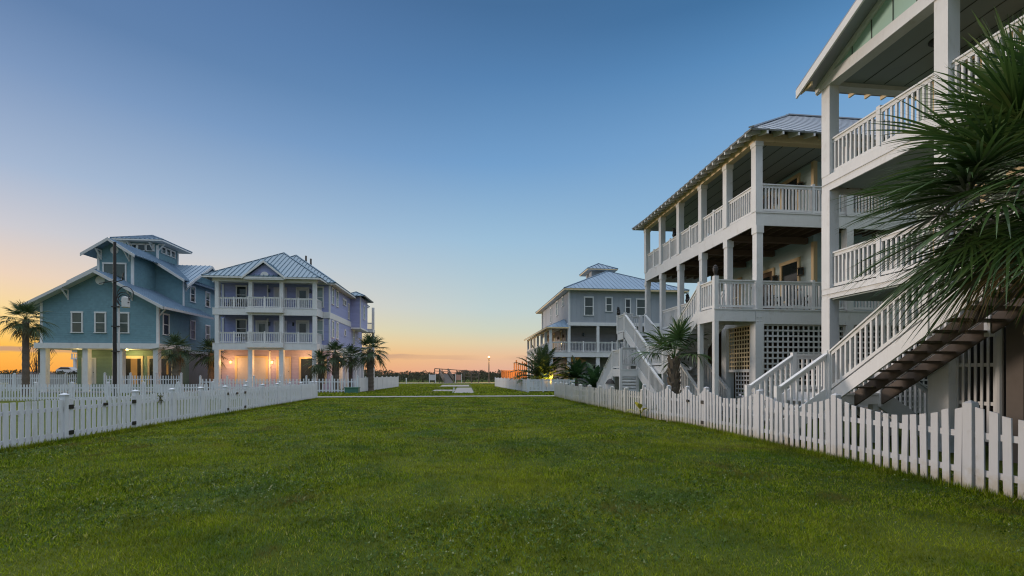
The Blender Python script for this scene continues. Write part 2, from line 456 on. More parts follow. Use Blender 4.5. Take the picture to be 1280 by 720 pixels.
def flight(par, top, bot, wv, n, rails=(1,1), mat='white', tmat='tread', rh=.95, mid=True, sd=.3, closed=False, pitch=.125):
    """straight flight: top/bot = deck-level points on its first side, wv = vector across to the other side"""
    top = Vector(top); bot = Vector(bot); wv = Vector(wv); up = Vector((0,0,1))
    mb = MB()
    ks = (0,.5,1) if mid else (0,1)
    mb.vbar(top-up*.12, bot-up*.12, .05, sd+.1)
    st = mb.build('staircase', M[mat], par)
    for k in ks[1:]:
        if wv.length > .1: MB().vbar(top+wv*k-up*.12, bot+wv*k-up*.12, .05, sd+.1).build('stringer', M['tread' if tmat == 'tread' else mat], st)
    d = bot-top; dh = Vector((d.x,d.y,0))
    for i in range(1,n):
        c = top + Vector((d.x,d.y,0))*(i-.5)/n*1.0; c.z = top.z + d.z*i/n
        r = dh.length/n*.52; dn = dh.normalized()
        a = c-dn*r; b_ = c+dn*r; w1 = wv*.03; w2 = wv*.97
        q = MB(); q.hexa([a+w1-up*.04,b_+w1-up*.04,b_+w2-up*.04,a+w2-up*.04,a+w1,b_+w1,b_+w2,a+w2])
        if closed:
            q.hexa([a+w1-up*.2,a+dn*.02+w1-up*.2,a+dn*.02+w2-up*.2,a+w2-up*.2,a+w1-up*.041,a+dn*.02+w1-up*.041,a+dn*.02+w2-up*.041,a+w2-up*.041])
        q.build('tread', M[tmat], st)
    for k, on in zip((0,1), rails):
        if not on: continue
        e = wv*k
        railing(st, top+e+up*.0, bot+e+up*.0, rh, pitch, mat, drop=.12)
        for tt in ((0.0, 1.0) if dh.length < 2 else (0.0,.5,1.0)):
            c = (top+e).lerp(bot+e, tt); MB().bar(c-up*.3, c+up*(rh+.04), .1, .1, dh.normalized()).build('newel_post', M[mat], st)
    return st
def sconce(par, F, a, c, lit=True, b=0, m='black'):
    mb = MB().fbox(F, a-.06,a+.06,b,b+.05,c-.1,c+.12)
    mb.fbox(F, a-.09,a+.09,b+.05,b+.2,c+.15,c+.19)
    mb.fbox(F, a-.075,a+.075,b+.06,b+.19,c-.14,c-.11)
    o = mb.build('wall_lantern', M[m], par)
    MB().fbox(F, a-.06,a+.06,b+.07,b+.18,c-.108,c+.148).build('lamp_glass', M['bulb' if lit else 'glass'], o)
    return o
def light(name, loc, col, e, r=.08, spot=None, target=None):
    l = bpy.data.lights.new(name, 'SPOT' if spot else 'POINT'); l.energy = e; l.color = col; l.shadow_soft_size = r
    if spot: l.spot_size = R(spot); l.spot_blend = .6
    o = bpy.data.objects.new(name, l); COL.objects.link(o); o.location = loc
    if target is not None:
        o.rotation_euler = (Vector(target)-Vector(loc)).to_track_quat('-Z','Y').to_euler()
    return o

# ------------------------------------------------------------------ fences
def fence(name, label, posts, n, h=1.0, hp=1.1, pitch=.168, pw=.1, scallop=0, mat='fencel', gates=(), skip=(), pd=.12, caps=True, jit=.012, group=None, rails=(.18,.78), pt=.02):
    root = thing(name, label, 'fence', (posts[0][0], posts[0][1], 0), group)
    nv = Vector((n[0],n[1],0))
    for i,(x,y) in enumerate(posts):
        mb = MB().box(x-pd/2,y-pd/2,-.05,x+pd/2,y+pd/2,hp)
        p = mb.build('post', M[mat], root)
        if caps:
            c = MB(); e = pd/2+.02
            c.box(x-e,y-e,hp,x+e,y+e,hp+.02)
            c.add([(x-e+.01,y-e+.01,hp+.02),(x+e-.01,y-e+.01,hp+.02),(x+e-.01,y+e-.01,hp+.02),(x-e+.01,y+e-.01,hp+.02),(x,y,hp+.06)],[(0,1,4),(1,2,4),(2,3,4),(3,0,4),(3,2,1,0)])
            c.build('cap', M[mat], p)
        else:
            c = MB(); e = pd/2
            c.add([(x-e,y-e,hp),(x+e,y-e,hp),(x+e,y+e,hp),(x-e,y+e,hp),(x,y,hp+.04)],[(0,1,4),(1,2,4),(2,3,4),(3,0,4),(3,2,1,0)])
            c.build('cap', M[mat], p)
    for i in range(len(posts)-1):
        if i in skip: continue
        p = Vector((*posts[i],0)); q = Vector((*posts[i+1],0)); d = (q-p); L = d.length; d.normalize()
        A = p + d*(pd/2+.003); L2 = L-pd-.006
        isg = i in gates
        mb = MB()
        for z in rails:
            zz = z*h if not scallop else z
            a = A-nv*.0; b = A+d*L2
            mb.bar(a+Vector((0,0,zz)), b+Vector((0,0,zz)), .035, .085)
        k = max(2, round(L2/pitch)); pit = L2/k
        def top(s):
            t = s/L2
            return h + scallop*abs(2*t-1)**1.8
        for j in range(k):
            s = pit*(j+.5) + random.uniform(-.004,.004); w = pw*random.uniform(.95,1.04)/2
            tilt = random.uniform(-jit,jit); dz = random.uniform(-.012,.012)
            off = nv*(.019+random.uniform(0,.004))
            z0 = .03+random.uniform(-.015,.015)
            if isg: z0 += .03
            b0 = A+d*(s-w)+off; b1 = A+d*(s+w)+off
            tz0 = top(s-w)+dz; tz1 = top(s+w)+dz; T = d*tilt
            o = nv*pt
            up0 = Vector((0,0,z0))
            mb.hexa([b0+up0,b1+up0,b1+o+up0,b0+o+up0,b0+T+Vector((0,0,tz0)),b1+T+Vector((0,0,tz1)),b1+T+o+Vector((0,0,tz1)),b0+T+o+Vector((0,0,tz0))])
        g = mb.build('gate' if isg else 'picket_panel', M[mat], root)
        if isg:
            two = isg and L > 1.6
            F = FR(p.x, p.y, (d.x,d.y), (nv.x,nv.y))
            for aa in ((.12, L-.12) if two else (.12,)):
                for z in (.2*h/1.0+.0, .82*h):
                    MB().fbox(F, aa-.075, aa+.075, .045, .062, z-.05, z+.05).build('hinge', M['black'], g)
            la = L/2 if two else L-.12
            MB().fbox(F, la-.06, la+.06, .045, .08, .78*h, .78*h+.07).build('latch', M['black'], g)
    return root

# ------------------------------------------------------------------ palms
def strip(vs, fs, pts, widths, side):
    o = len(vs)
    for p,w,sd in zip(pts, widths, side):
        vs.append(p - sd*w); vs.append(p + sd*w)
    for i in range(len(pts)-1):
        a = o+2*i; fs.append((a,a+1,a+3,a+2))
def fan_frond(o, az, el, pet, rad, nleaf, seg, droop, lw, rnd, spread=118, fold=.35):
    """costapalmate fan leaf: petiole + leaflets radiating from the hastula"""
    vs=[]; fs=[]
    ax = Vector((math.cos(az)*math.cos(el), math.sin(az)*math.cos(el), math.sin(el)))
    sd = Vector((-math.sin(az), math.cos(az), 0)); nm = sd.cross(ax)*-1
    if nm.z < 0: nm = -nm
    pts=[]; 
    for i in range(5):
        t=i/4; pts.append(o + ax*pet*t - Vector((0,0,1))*droop*.25*pet*t*t)
    strip(vs,fs,pts,[.028,.022,.018,.015,.014],[sd]*5)
    strip(vs,fs,[p+nm*.006 for p in pts],[.012]*5,[nm]*5)
    tip = pts[-1]
    ax2 = (pts[-1]-pts[-2]).normalized()
    nm = sd.cross(ax2)*-1
    if nm.z < 0: nm = -nm
    for i in range(nleaf):
        f = (i+.5)/nleaf*2-1
        ph = R(spread)*f + rnd.uniform(-.03,.03)
        L = rad*(1-.38*abs(f)**1.6)*rnd.uniform(.9,1.08)
        st = tip + ax2*rad*.22*(1-abs(f))**1.3
        d = (ax2*math.cos(ph)+sd*math.sin(ph) + nm*(fold*abs(f)*.6+rnd.uniform(-.06,.06))).normalized()
        w = (nm.cross(d)).normalized()
        P=[]; W=[]; Sd=[]
        dr = droop*rnd.uniform(.7,1.5)
        for k in range(seg+1):
            t=k/seg
            p = st + d*L*t - Vector((0,0,1))*dr*L*(.12*t+.55*t**2.6)
            P.append(p)
            W.append(lw*L*(.35+.65*math.sin(math.pi*min(1,.12+t*.6))) *(1-t**2.2) + .0012)
            Sd.append((w*math.cos(rnd.uniform(.0,.5))+nm*math.sin(rnd.uniform(-.5,.5))).normalized() if k==0 else Sd[0])
        strip(vs,fs,P,W,Sd)
    return vs,fs
def leafobj(name, vs, fs, mat, parent):
    me = bpy.data.meshes.new(name); off = Vector(WLOC[parent.name])
    me.from_pydata([tuple(Vector(v)-off) for v in vs],[],fs); me.materials.append(mat)
    o = bpy.data.objects.new(name, me); COL.objects.link(o); o.parent = parent; WLOC[o.name]=WLOC[parent.name]; return o
def trunk(par, x,y,h,r0,r1,lean=(0,0),boots=0,rnd=random, mat='trunk'):
    mb = MB(); pts=[]; rs=[]
    n = 22
    for i in range(n+1):
        t=i/n
        pts.append((x+lean[0]*t*t, y+lean[1]*t*t, -.05+(h+.05)*t))
        rs.append((r0+(r1-r0)*t)*(1+.05*((i%2)*2-1))*(1.25 if i==0 else 1))
    mb.tube(pts, rs, 12)
    for k in range(boots):
        t = .25+.75*(k+1)/boots; a = k*2.4
        p = Vector((x+lean[0]*t*t, y+lean[1]*t*t, h*t-.12)); d = Vector((math.cos(a),math.sin(a),0)); r = r0+(r1-r0)*t
        mb.bar(p+d*r*.8, p+d*(r*1.1+.05)+Vector((0,0,.32)), .13, .035, d)
        
    return mb.build('trunk', M[mat], par, smooth=False)
def fan_palm(label, x,y,h,crown=1.3,nf=30,nleaf=20,seg=3,group=None,seed=1,boots=0,r=.17,lean=(0,0), dead=5, loc_only=False, leaf='leaff', name='fan_palm', droop=.55, elspan=112):
    rnd = random.Random(seed)
    root = thing(name, label, 'palm tree', (x,y,0), group)
    trunk(root, x,y,h,r*1.15,r*.95,lean,boots,rnd, 'boot' if boots else 'trunk')
    vs=[];fs=[]; dv=[];df=[]
    o = Vector((x+lean[0],y+lean[1],h))
    for i in range(nf):
        az = i*2.39996+rnd.uniform(-.2,.2); t = i/(nf-1)
        el = R(80-elspan*t**.85)+rnd.uniform(-.12,.12)
        a,b = fan_frond(o, az, el, crown*rnd.uniform(.42,.6), crown*rnd.uniform(.5,.66), nleaf, seg, droop*(.6+.8*t), .055*20/nleaf*.8, rnd)
        k=len(vs); vs+=a; fs+=[tuple(q+k for q in f) for f in b]
    for i in range(dead):
        az = rnd.uniform(0,6.28)
        a,b = fan_frond(o-Vector((0,0,.1)), az, R(-58)+rnd.uniform(-.2,.2), crown*.4, crown*.45, nleaf//2+2, seg, .8, .05, rnd)
        k=len(dv); dv+=a; df+=[tuple(q+k for q in f) for f in b]
    leafobj('crown', vs, fs, M[leaf], root)
    if dv: leafobj('dry_skirt', dv, df, M['leafdead'], root)
    return root
def feather_palm(label, x,y,h,L=2.4,nf=34,nl=34,group=None,seed=3,mat='date',r=.22,name='date_palm',boots=12, droop=.75, lw=.022):
    rnd = random.Random(seed)
    root = thing(name, label, 'palm tree' if h>.3 else 'plant', (x,y,0), group)
    trunk(root, x,y,h,r*1.2,r,(0,0),boots,rnd,'boot')
    vs=[];fs=[]; o=Vector((x,y,h))
    for i in range(nf):
        az=i*2.39996+rnd.uniform(-.15,.15); t=i/(nf-1)
        el=R(84-78*t**.9)+rnd.uniform(-.1,.1); l=L*rnd.uniform(.8,1.08)
        h_=Vector((math.cos(az),math.sin(az),0)); pts=[]
        n=nl//2
        p=o.copy(); e=el; stp=l/n; sd=Vector((-h_.y,h_.x,0))
        for k in range(n+1):
            pts.append(p.copy()); d=h_*math.cos(e)+Vector((0,0,1))*math.sin(e); p=p+d*stp; e-=droop*1.5/n*(.4+1.2*k/n)*math.cos(max(-1.4,e))
        strip(vs,fs,pts,[.02*(1-.8*k/n) for k in range(n+1)],[sd]*(n+1))
        for k in range(2,n+1):
            d=(pts[k]-pts[k-1]).normalized(); nm=d.cross(sd); 
            if nm.z<0: nm=-nm
            u=k/n; ll=L*.22*(math.sin(math.pi*min(.97,u*.85+.12))**.7)
            for s in (-1,1):
                dd=(d*.75+sd*s*.8+nm*(.25+rnd.uniform(-.2,.2))).normalized(); w=d.cross(dd).cross(dd).normalized()
                q=[pts[k], pts[k]+dd*ll*.55, pts[k]+dd*ll-Vector((0,0,.18*ll))]
                strip(vs,fs,q,[lw*.7,lw,.002],[w]*3)
    leafobj('crown', vs, fs, M[mat], root)
    return root

# ================================================================== SETTING
def sheet(name, x0,y0,x1,y1,z,mat,nx=1,ny=1,amp=0):
    mb = MB()
    for j in range(ny+1):
        for i in range(nx+1):
            x=x0+(x1-x0)*i/nx; y=y0+(y1-y0)*j/ny
            mb.v.append((x,y,z+amp*(math.sin(x*.9+y*.33)+math.sin(y*.7-x*.4))))
    for j in range(ny):
        for i in range(nx):
            a=j*(nx+1)+i; mb.f.append((a,a+1,a+nx+2,a+nx+1))
    return tag(mb.build(name, M[mat], None, fix=False), kind='structure')
sheet('ground', -1500,-300,1500,2500,0,'lawn')
def slabthing(name, x0,y0,x1,y1,h,mat):
    return tag(MB().box(x0,y0,-.1,x1,y1,h).build(name, M[mat]), kind='structure')
slabthing('path', -60,32.6,60,33.9,.025,'conc')
slabthing('footpath', -60,80.5,60,83.0,.03,'conc')
slabthing('paving_slab', -.85,39,.85,54,.03,'slab')
slabthing('paving_slab', -3.0,43.4,-.87,47.4,.026,'slab')
slabthing('paving_slab', -3.2,60,.7,69,.028,'slab')
sheet('lamplit_sandy_strip',-90,83.4,60,93,.012,'lamplit_sand')  # street lamp's yellowish light tinted into this strip of sandy ground
slabthing('driveway', -37,42.2,-9.6,46.2,.1,'conc')

# ================================================================== TEAL HOUSE (far left)
def teal_house():
    h = thing('shingled_house', 'teal shingled house on white columns with a rooftop lookout, leftmost house', 'house', (-31.2,43,0))
    zr, sl, rx = 10.55, .555, -31.35
    def top(x, z, s, c): return z - s*abs(x-c)
    # front block
    mb = MB()
    x0,x1 = -36.0,-26.75
    mb.prism([(x0,43,4.2),(x1,43,4.2),(x1,43,top(x1,zr-.1,sl,rx)),(rx,43,zr-.1),(x0,43,top(x0,zr-.1,sl,rx))], (0,4.6,0))
    # dormer block and main block
    zm, sm, cm = 13.66, .65, -31.2
    mb.prism([(-32.55,44.4,7.5),(-29.75,44.4,7.5),(-29.75,44.4,top(-29.75,zm-.1,sm,cm)),(cm,44.4,zm-.1),(-32.55,44.4,top(-32.55,zm-.1,sm,cm))], (0,3.3,0))
    mb.prism([(-36.3,47.5,4.0),(-27.3,47.5,4.0),(-27.3,47.5,top(-27.3,zm-.12,sm,cm)),(cm,47.5,zm-.12),(-36.3,47.5,top(-36.3,zm-.12,.57,cm))], (0,7.6,0))
    mb.prism([(-27.28,47.6,4.01),(-27.28,55,4.01),(-27.28,55,10.7),(-27.28,51.3,12.9),(-27.28,47.6,10.7)], (-4,0,0))
    w = mb.build('wall', M['blue'], h)
    # cupola
    cp = MB().box(-33.4,49,11.5,-30.5,52.2,14.95).build('lookout_wall', M['blue'], h)
    hip(h,-34.3,48.1,-29.5,53.1,14.9,.42,'roofblue',.42)
    eaveboard(h,-34.28,48.12,-29.52,53.08,14.87,.14,'white','greyw')
    Fc = FRONT(49)
    for a in (-32.75,-31.95,-31.15): window(h,Fc,a,13.95,.6,.55,split=False)
    for a in (49.9,50.65,51.4): window(h,RIGHT(-30.5),a,13.95,.5,.55,split=False)
    cb = MB()
    for (x,y) in ((-30.5,49),(-33.4,49),(-30.5,52.2)): cb.box(x-.08,y-.08,12,x+.085,y+.08,14.5)
    # trim boards
    for (x,y,z0,z1) in ((-36,43,4.3,7.75),(-26.75,43,4.3,7.75),(-32.55,44.4,8,12.6),(-29.75,44.4,8.8,12.5),(-27.3,47.55,6.5,10.8)):
        cb.box(x-.1,y-.03,z0,x+.1,y+.1,z1); 
    split(cb, 'corner_trim', M['white'], h)
    # roofs
    rf = MB()
    def gable(rf, c, z, s, xl, xr, y0, y1, s2=None):
        s2 = s2 or s
        slab_roof(rf, [(xl,y1,z-s2*(c-xl)),(xl,y0,z-s2*(c-xl)),(c,y0,z),(c,y1,z)], .1)
        slab_roof(rf, [(xr,y0,z-s*(xr-c)),(xr,y1,z-s*(xr-c)),(c,y1,z),(c,y0,z)], .1)
    gable(rf, rx, zr, sl, -37.2,-25.85,42.25,50.2)
    rf.build('roof', M['roofblue'], h)
    rf = MB(); gable(rf, cm, zm, sm, -33.4,-29.0,43.6,47.0); gable(rf, cm, zm-.004, sm, -37.0,-26.7,46.8,55.6,.57); rf.build('roof', M['roofblue'], h)
    rf = MB()
    slab_roof(rf, [(-26.551,46.95,10.28),(-26.55,46.95,10.28),(-26.55,51.3,13.1),(-30.6,51.3,13.1)], .1)
    slab_roof(rf, [(-26.55,55.65,10.28),(-26.551,55.65,10.28),(-30.6,51.3,13.1),(-26.55,51.3,13.1)], .1)
    rf.build('roof', M['roofblue'], h)
    # rake boards and brackets
    rk = MB()
    def rake(c,z,s,xl,xr,y,s2=None):
        rk.vbar((xl,y,z-(s2 or s)*(c-xl)-.14),(c,y,z-.14),.05,.26); rk.vbar((c,y,z-.14),(xr,y,z-s*(xr-c)-.14),.05,.26)
        return
    rake(rx,zr,sl,-37.2,-25.85,42.2); rake(cm,zm,sm,-33.4,-29.0,43.55); rake(cm,zm,sm,-37.0,-26.7,46.74,.57)
    rk.vbar((-26.5,46.9,10.1),(-26.5,51.3,12.95),.05,.26); rk.vbar((-26.5,51.3,12.95),(-26.5,55.7,10.1),.05,.26)
    rk.bar((-25.84,42.3,7.38),(-25.84,50.2,7.38),.05,.2); rk.bar((-37.2,42.3,7.2),(-37.2,50.2,7.2),.05,.2)
    rk.build('rake_board', M['greyw'], h)
    sf = MB()   # soffit under the front gable overhang
    sf.hexa([(-37.1,42.3,7.2),(rx,42.3,10.4),(rx,43,10.4),(-37.1,43,7.2),(-37.1,42.3,7.23),(rx,42.3,10.43),(rx,43,10.43),(-37.1,43,7.23)])
    sf.build('soffit', M['white'], h)
    def bracket(x,y,z,dx=0,dy=-1,s=.75):
        b = MB(); p=Vector((x,y,z)); d=Vector((dx,dy,0)); u=Vector((0,0,1)); n=(d.y,-d.x,0)
        b.bar(p, p+d*s, .1,.1); b.bar(p-u*.04, p-u*s*1.1, .1,.1, d); b.bar(p-u*s*.95+d*.04, p+d*s*.85-u*.05, .09,.09)
        b.build('eave_bracket', M['white'], h)
    bracket(-33.9,43,8.85); bracket(-28.8,43,8.85); bracket(-32.3,44.4,12.7); bracket(-30.0,44.4,12.6)
    bracket(-27.3,48.0,10.6,1,0); bracket(-27.3,54.6,10.6,1,0); bracket(-26.75,43.2,7.4,1,0,.6)
    bracket(-30.5,49.1,14.6,1,0,.6); bracket(-32.9,49,14.6,0,-1,.6); bracket(-30.9,49,14.6,0,-1,.6)
    # vents
    for (x,y,z,r) in ((rx,42.99,9.75,.3),(cm,44.39,12.75,.26)):
        MB().tube([(x,y+.02,z),(x,y-.05,z)],[r+.08,r+.08],20).build('round_vent', M['white'], h)
    F = FRONT(43)
    for a in (-33.2,-31.35,-29.5): window(h,F,a,5.25,.72,1.65,g='glassg')
    window(h,FRONT(44.4),-31.2,9.75,1.75,1.75,g='glassg',split=False,cols=2)
    Rr = RIGHT(-27.28)
    for a,z in ((49.1,8.95),(51.8,8.85),(49.1,5.2),(51.8,5.0)): window(h,Rr,a,z,.65,1.45 if z>6 else 1.75)
    window(h,RIGHT(-26.75),44.1,5.2,.7,1.75)
    # stilts and ground floor
    MB().box(-36.35,42.7,3.83,-26.45,47.4,4.3).build('floor_beam', M['white'], h)
    MB().box(-37.1,47.45,3.7,-27.25,55.1,3.99).build('floor_beam', M['greyw'], h)
    for x in (-35.8,-32.5,-29.75,-26.85): column(h,x,43.1,0,3.83,.42)
    for x in (-36.6,): column(h,x,54.5,0,3.7,.4)
    g = MB().box(-34.9,45.2,0,-26.6,47.3,3.82).build('ground_wall', M['olive'], h)
    MB().box(-33,47.6,0,-27.4,54.8,3.7).build('block_wall', M['conc'], h)
    Fg = FRONT(45.2)
    door(h,Fg,-33.9,.75,.95,2.25,'white','greyw')
    for (a0,a1) in ((-31.45,-29.35),(-28.95,-26.75)):
        mb = MB(); t=.16
        mb.fbox(Fg,a0,a0+t,-.03,.06,.7,3.05); mb.fbox(Fg,a1-t,a1,-.03,.06,.7,3.05); mb.fbox(Fg,a0-.03,a1+.03,-.03,.065,3.05,3.3)
        o = mb.build('patio_door', M['cream'], h)
        MB().fbox(Fg,a0+t,a1-t,-.03,.012,.7,3.05).build('pane', M['dark'] if a0<-30 else M['glass'], o)
        if a0<-30: MB().fbox(Fg,a0+1.05,a0+1.6,0,.025,.7,3.05).build('lit_doorway', M['litw'], o)
        else:
            for s in (.75,1.6): MB().fbox(Fg,a0+s,a0+s+.16,0,.025,1.6,2.9).build('lit_doorway', M['litw'], o)
    MB().lathe((-30.1,44.2,3.74),[(.14,0),(.14,.06),(.05,.09)],14).build('ceiling_lamp', M['bulb'], h)
    light('ceiling_light', (-30.1,44.1,3.5), (1,.74,.28), 70, .1)
    light('ceiling_light', (-33.9,44.0,3.5), (1,.74,.3), 18, .1)
teal_house()

# ================================================================== LAVENDER HOUSE
def lavender_house():
    h = thing('lavender_house', 'lavender three storey house with two stacked porches and a teal metal roof', 'house', (-18,44,0))
    MB().box(-23,46.0,4.0,-13.0,60,10.45).build('wall', M['lav'], h)
    MB().box(-22.98,46.02,.1,-13.02,59.98,3.99).build('ground_wall', M['lavlow'], h)
    # decks
    for z in (4.47, 7.67):
        deck(h,-22.75,44,-13.6,45.98,z,z-.62,'white','y','lavceil','flr')
        mb = MB().box(-19.75,43.62,z-.42,-16.5,43.98,z+.02).build('bay_deck', M['white'], h)
        MB().box(-13.2,45.8,z-.6,-12.96,60.02,z-.02).build('band_board', M['white'], h)
        MB().box(-13.62,45.95,z-.61,-13.2,46.1,z-.01).build('band_board', M['white'], h)
    for z0,z1 in ((.1,3.86),(4.47,7.06),(7.67,10.12)):
        for x,y in ((-22.4,44.2),(-19.5,44.2),(-16.78,44.2),(-13.85,44.2)): column(h,x,y,z0,z1,.33 if z0>1 else .38)
    for z in (4.47,7.67):
        railing(h,(-22.25,44.15,z),(-19.68,44.15,z),1.0,.16,'white',.05,(.5,))
        railing(h,(-19.6,43.75,z),(-16.65,43.75,z),1.0,.16,'white',.05,(0.02,.5,.98))
        railing(h,(-16.62,44.15,z),(-14.0,44.15,z),1.0,.16,'white',.05,(.5,))
        railing(h,(-13.75,44.4,z),(-13.75,45.9,z),1.0,.16,'white',.05)
        F = FRONT(46)
        window(h,F,-21.15,z+.75,.8,1.55); door(h,F,-17.6,z,1.0,2.2,'lavtrim','greyw'); door(h,F,-15.55,z,1.0,2.25,'white','greyw','glass')
        window(h,F,-14.05,z+.5,.75,1.85,g='glassl')
        if z<5: door(h,F,-19.3,z,.9,2.2,'white','greyw','glassg')
        for a in (-18.6,-16.4 if z<5 else -14.8,-20.2): sconce(h,F,a,z+1.95,False)
        c = MB()
        for x in (-18.75,): c.box(x-.07,45.9,z,x+.07,45.99,z+2.5)
        c.box(-22.9,45.93,z,-22.72,46.05,z+2.5); c.box(-13.1,45.93,z-.02,-12.96,46.06,z+2.6); split(c, 'corner_trim', M['white'], h)
    MB().box(-22.75,44.0,10.1,-13.62,44.3,10.42).build('porch_beam', M['white'], h)
    MB().box(-22.9,43.7,10.425,-13.4,45.97,10.46).build('soffit', M['lavtrim'], h)
    # roofs
    hip(h,-23.4,43.45,-13.15,57,10.5,.68,'roofteal',.42)
    hip(h,-23.6,45.5,-12.35,61.5,10.48,.7,'roofteal',.42)
    eaveboard(h,-23.38,43.47,-13.17,50,10.49,.16,'white'); eaveboard(h,-23.58,45.6,-12.37,61.4,10.46,.16,'white','greyw')
    g = MB()
    px,pw,pz = -18.1,1.75,10.42
    MB().prism([(px-pw+.1,43.72,pz),(px+pw-.1,43.72,pz),(px,43.72,pz+1.35)],(0,1.6,0)).build('pediment', M['lav'], h)
    slab_roof(g,[(px-pw-.15,43.45,pz+.0),(px-pw-.15,45.7,pz+.0),(px,47.6,pz+1.55),(px,43.45,pz+1.55)],.08); slab_roof(g,[(px+pw+.15,45.7,pz),(px+pw+.15,43.45,pz),(px,43.45,pz+1.55),(px,47.6,pz+1.55)],.08)
    g.build('roof', M['roofteal'], h)
    k = MB(); k.vbar((px-pw-.15,43.42,pz-.08),(px,43.42,pz+1.44),.06,.2); k.vbar((px,43.42,pz+1.44),(px+pw+.15,43.42,pz-.08),.06,.2); k.box(px-pw,43.5,pz-.2,px+pw,43.68,pz+.12)
    k.build('pediment_trim', M['white'], h)
    q = MB(); pts=[(px+.36*math.cos(t*math.pi/10),43.71,pz+.2+.36*math.sin(t*math.pi/10)) for t in range(11)]
    q.prism(pts,(0,-.06,0)); q.build('half_round_vent', M['white'], h)
    for x,y,z in ((-16.9,51,14.25),(-16.4,51,13.95)): MB().tube([(x,y,z-1.4),(x,y,z+.1)],[.1,.1],10).build('vent_pipe', M['greywood'], h)
    # right side wall
    F = RIGHT(-13.0)
    for a in (46.9,48.5): window(h,F,a,8.6,.55,1.5,g='glassl'); window(h,F,a,5.3,.55,1.55,g='glassl')
    for a in (51.0,51.7): window(h,F,a,9.2,.4,.5,split=False)
    window(h,F,53.2,7.9,.5,1.6); window(h,F,51.6,5.9,.4,.5,split=False); window(h,F,55.5,5.2,.7,1.5,g='glassl')
    MB().box(-12.99,54.2,7.0,-11.9,58,10.6).build('bay_wall', M['lav'], h)
    b = MB().box(-13,54.15,6.85,-11.85,58.05,7.02); b.box(-11.98,54.14,7.02,-11.86,54.26,10.6); b.build('band_board', M['white'], h)
    hip(h,-13.8,53.6,-11.3,58.6,10.62,.5,'roofteal'); window(h,RIGHT(-11.9),56,8.2,.6,1.5,g='glassl')
    for z0,z1 in ((.1,3.9),(4.2,7.0),(7.4,10.3)): column(h,-11.8,61,z0,z1,.3)
    for z in (4.2,7.4): deck(h,-22,60.02,-11.6,61.2,z,z-.4); railing(h,(-12.0,61.1,z),(-14.5,61.1,z))
    # white panelled stilts seen along the side
    for y in (47.5,49.5,51.5,53.5,55.5,57.5,59.5): column(h,-12.85,y,.1,3.9,.36)
    # ground floor front
    F = FRONT(46.02)
    mb = MB(); mb.fbox(F,-21.75,-21.55,-.02,.06,.7,3.2); mb.fbox(F,-18.95,-18.75,-.02,.06,.7,3.2); mb.fbox(F,-21.75,-18.75,-.02,.065,3.2,3.36); mb.build('door_frame', M['cream'], h)
    g = MB(); g.fbox(F,-21.55,-18.95,-.02,.015,.7,3.2)
    for i in range(1,5): g.fbox(F,-21.55,-18.95,.014,.02,.7+i*.5-.012,.7+i*.5+.012)
    g.build('garage_door', M['garage'], h)
    door(h,F,-17.3,.75,1.1,2.45,'cream','garage')
    mb = MB(); mb.fbox(F,-15.9,-15.7,-.02,.06,.7,3.1); mb.fbox(F,-13.5,-13.3,-.02,.06,.7,3.1); mb.fbox(F,-15.9,-13.3,-.02,.065,3.1,3.28); mb.fbox(F,-14.65,-14.5,-.02,.055,.7,3.1); o=mb.build('patio_door', M['cream'], h)
    MB().fbox(F,-15.7,-13.5,-.02,.01,.7,3.1).build('pane', M['glass'], o); MB().fbox(F,-14.4,-14.15,0,.02,1.2,2.7).build('lit_doorway', M['litw'], o)
    MB().box(-18.62,45.88,.1,-18.48,46.0,3.84).build('downpipe', M['white'], h)
    for a in (-21.98,-18.32,-12.75+.0): pass
    for a in (-22.1,-18.35): sconce(h,F,a,2.75); light('wall_light',(a,44.95,2.7),(1,.5,.17),95,.2)
    sconce(h,RIGHT(-12.67),47.5,2.9); light('wall_light',(-12.3,47.5,2.9),(1,.55,.18),90,.06)
    light('porch_light',(-15.2,44.9,3.4),(1,.55,.2),80,.1)
M['lavceil'] = plain('lavender_grey_boards', (.28,.27,.34), .8, 0, .2, 3)
M['lavtrim'] = paint('lavender_white_trim', (.62,.60,.70))
lavender_house()

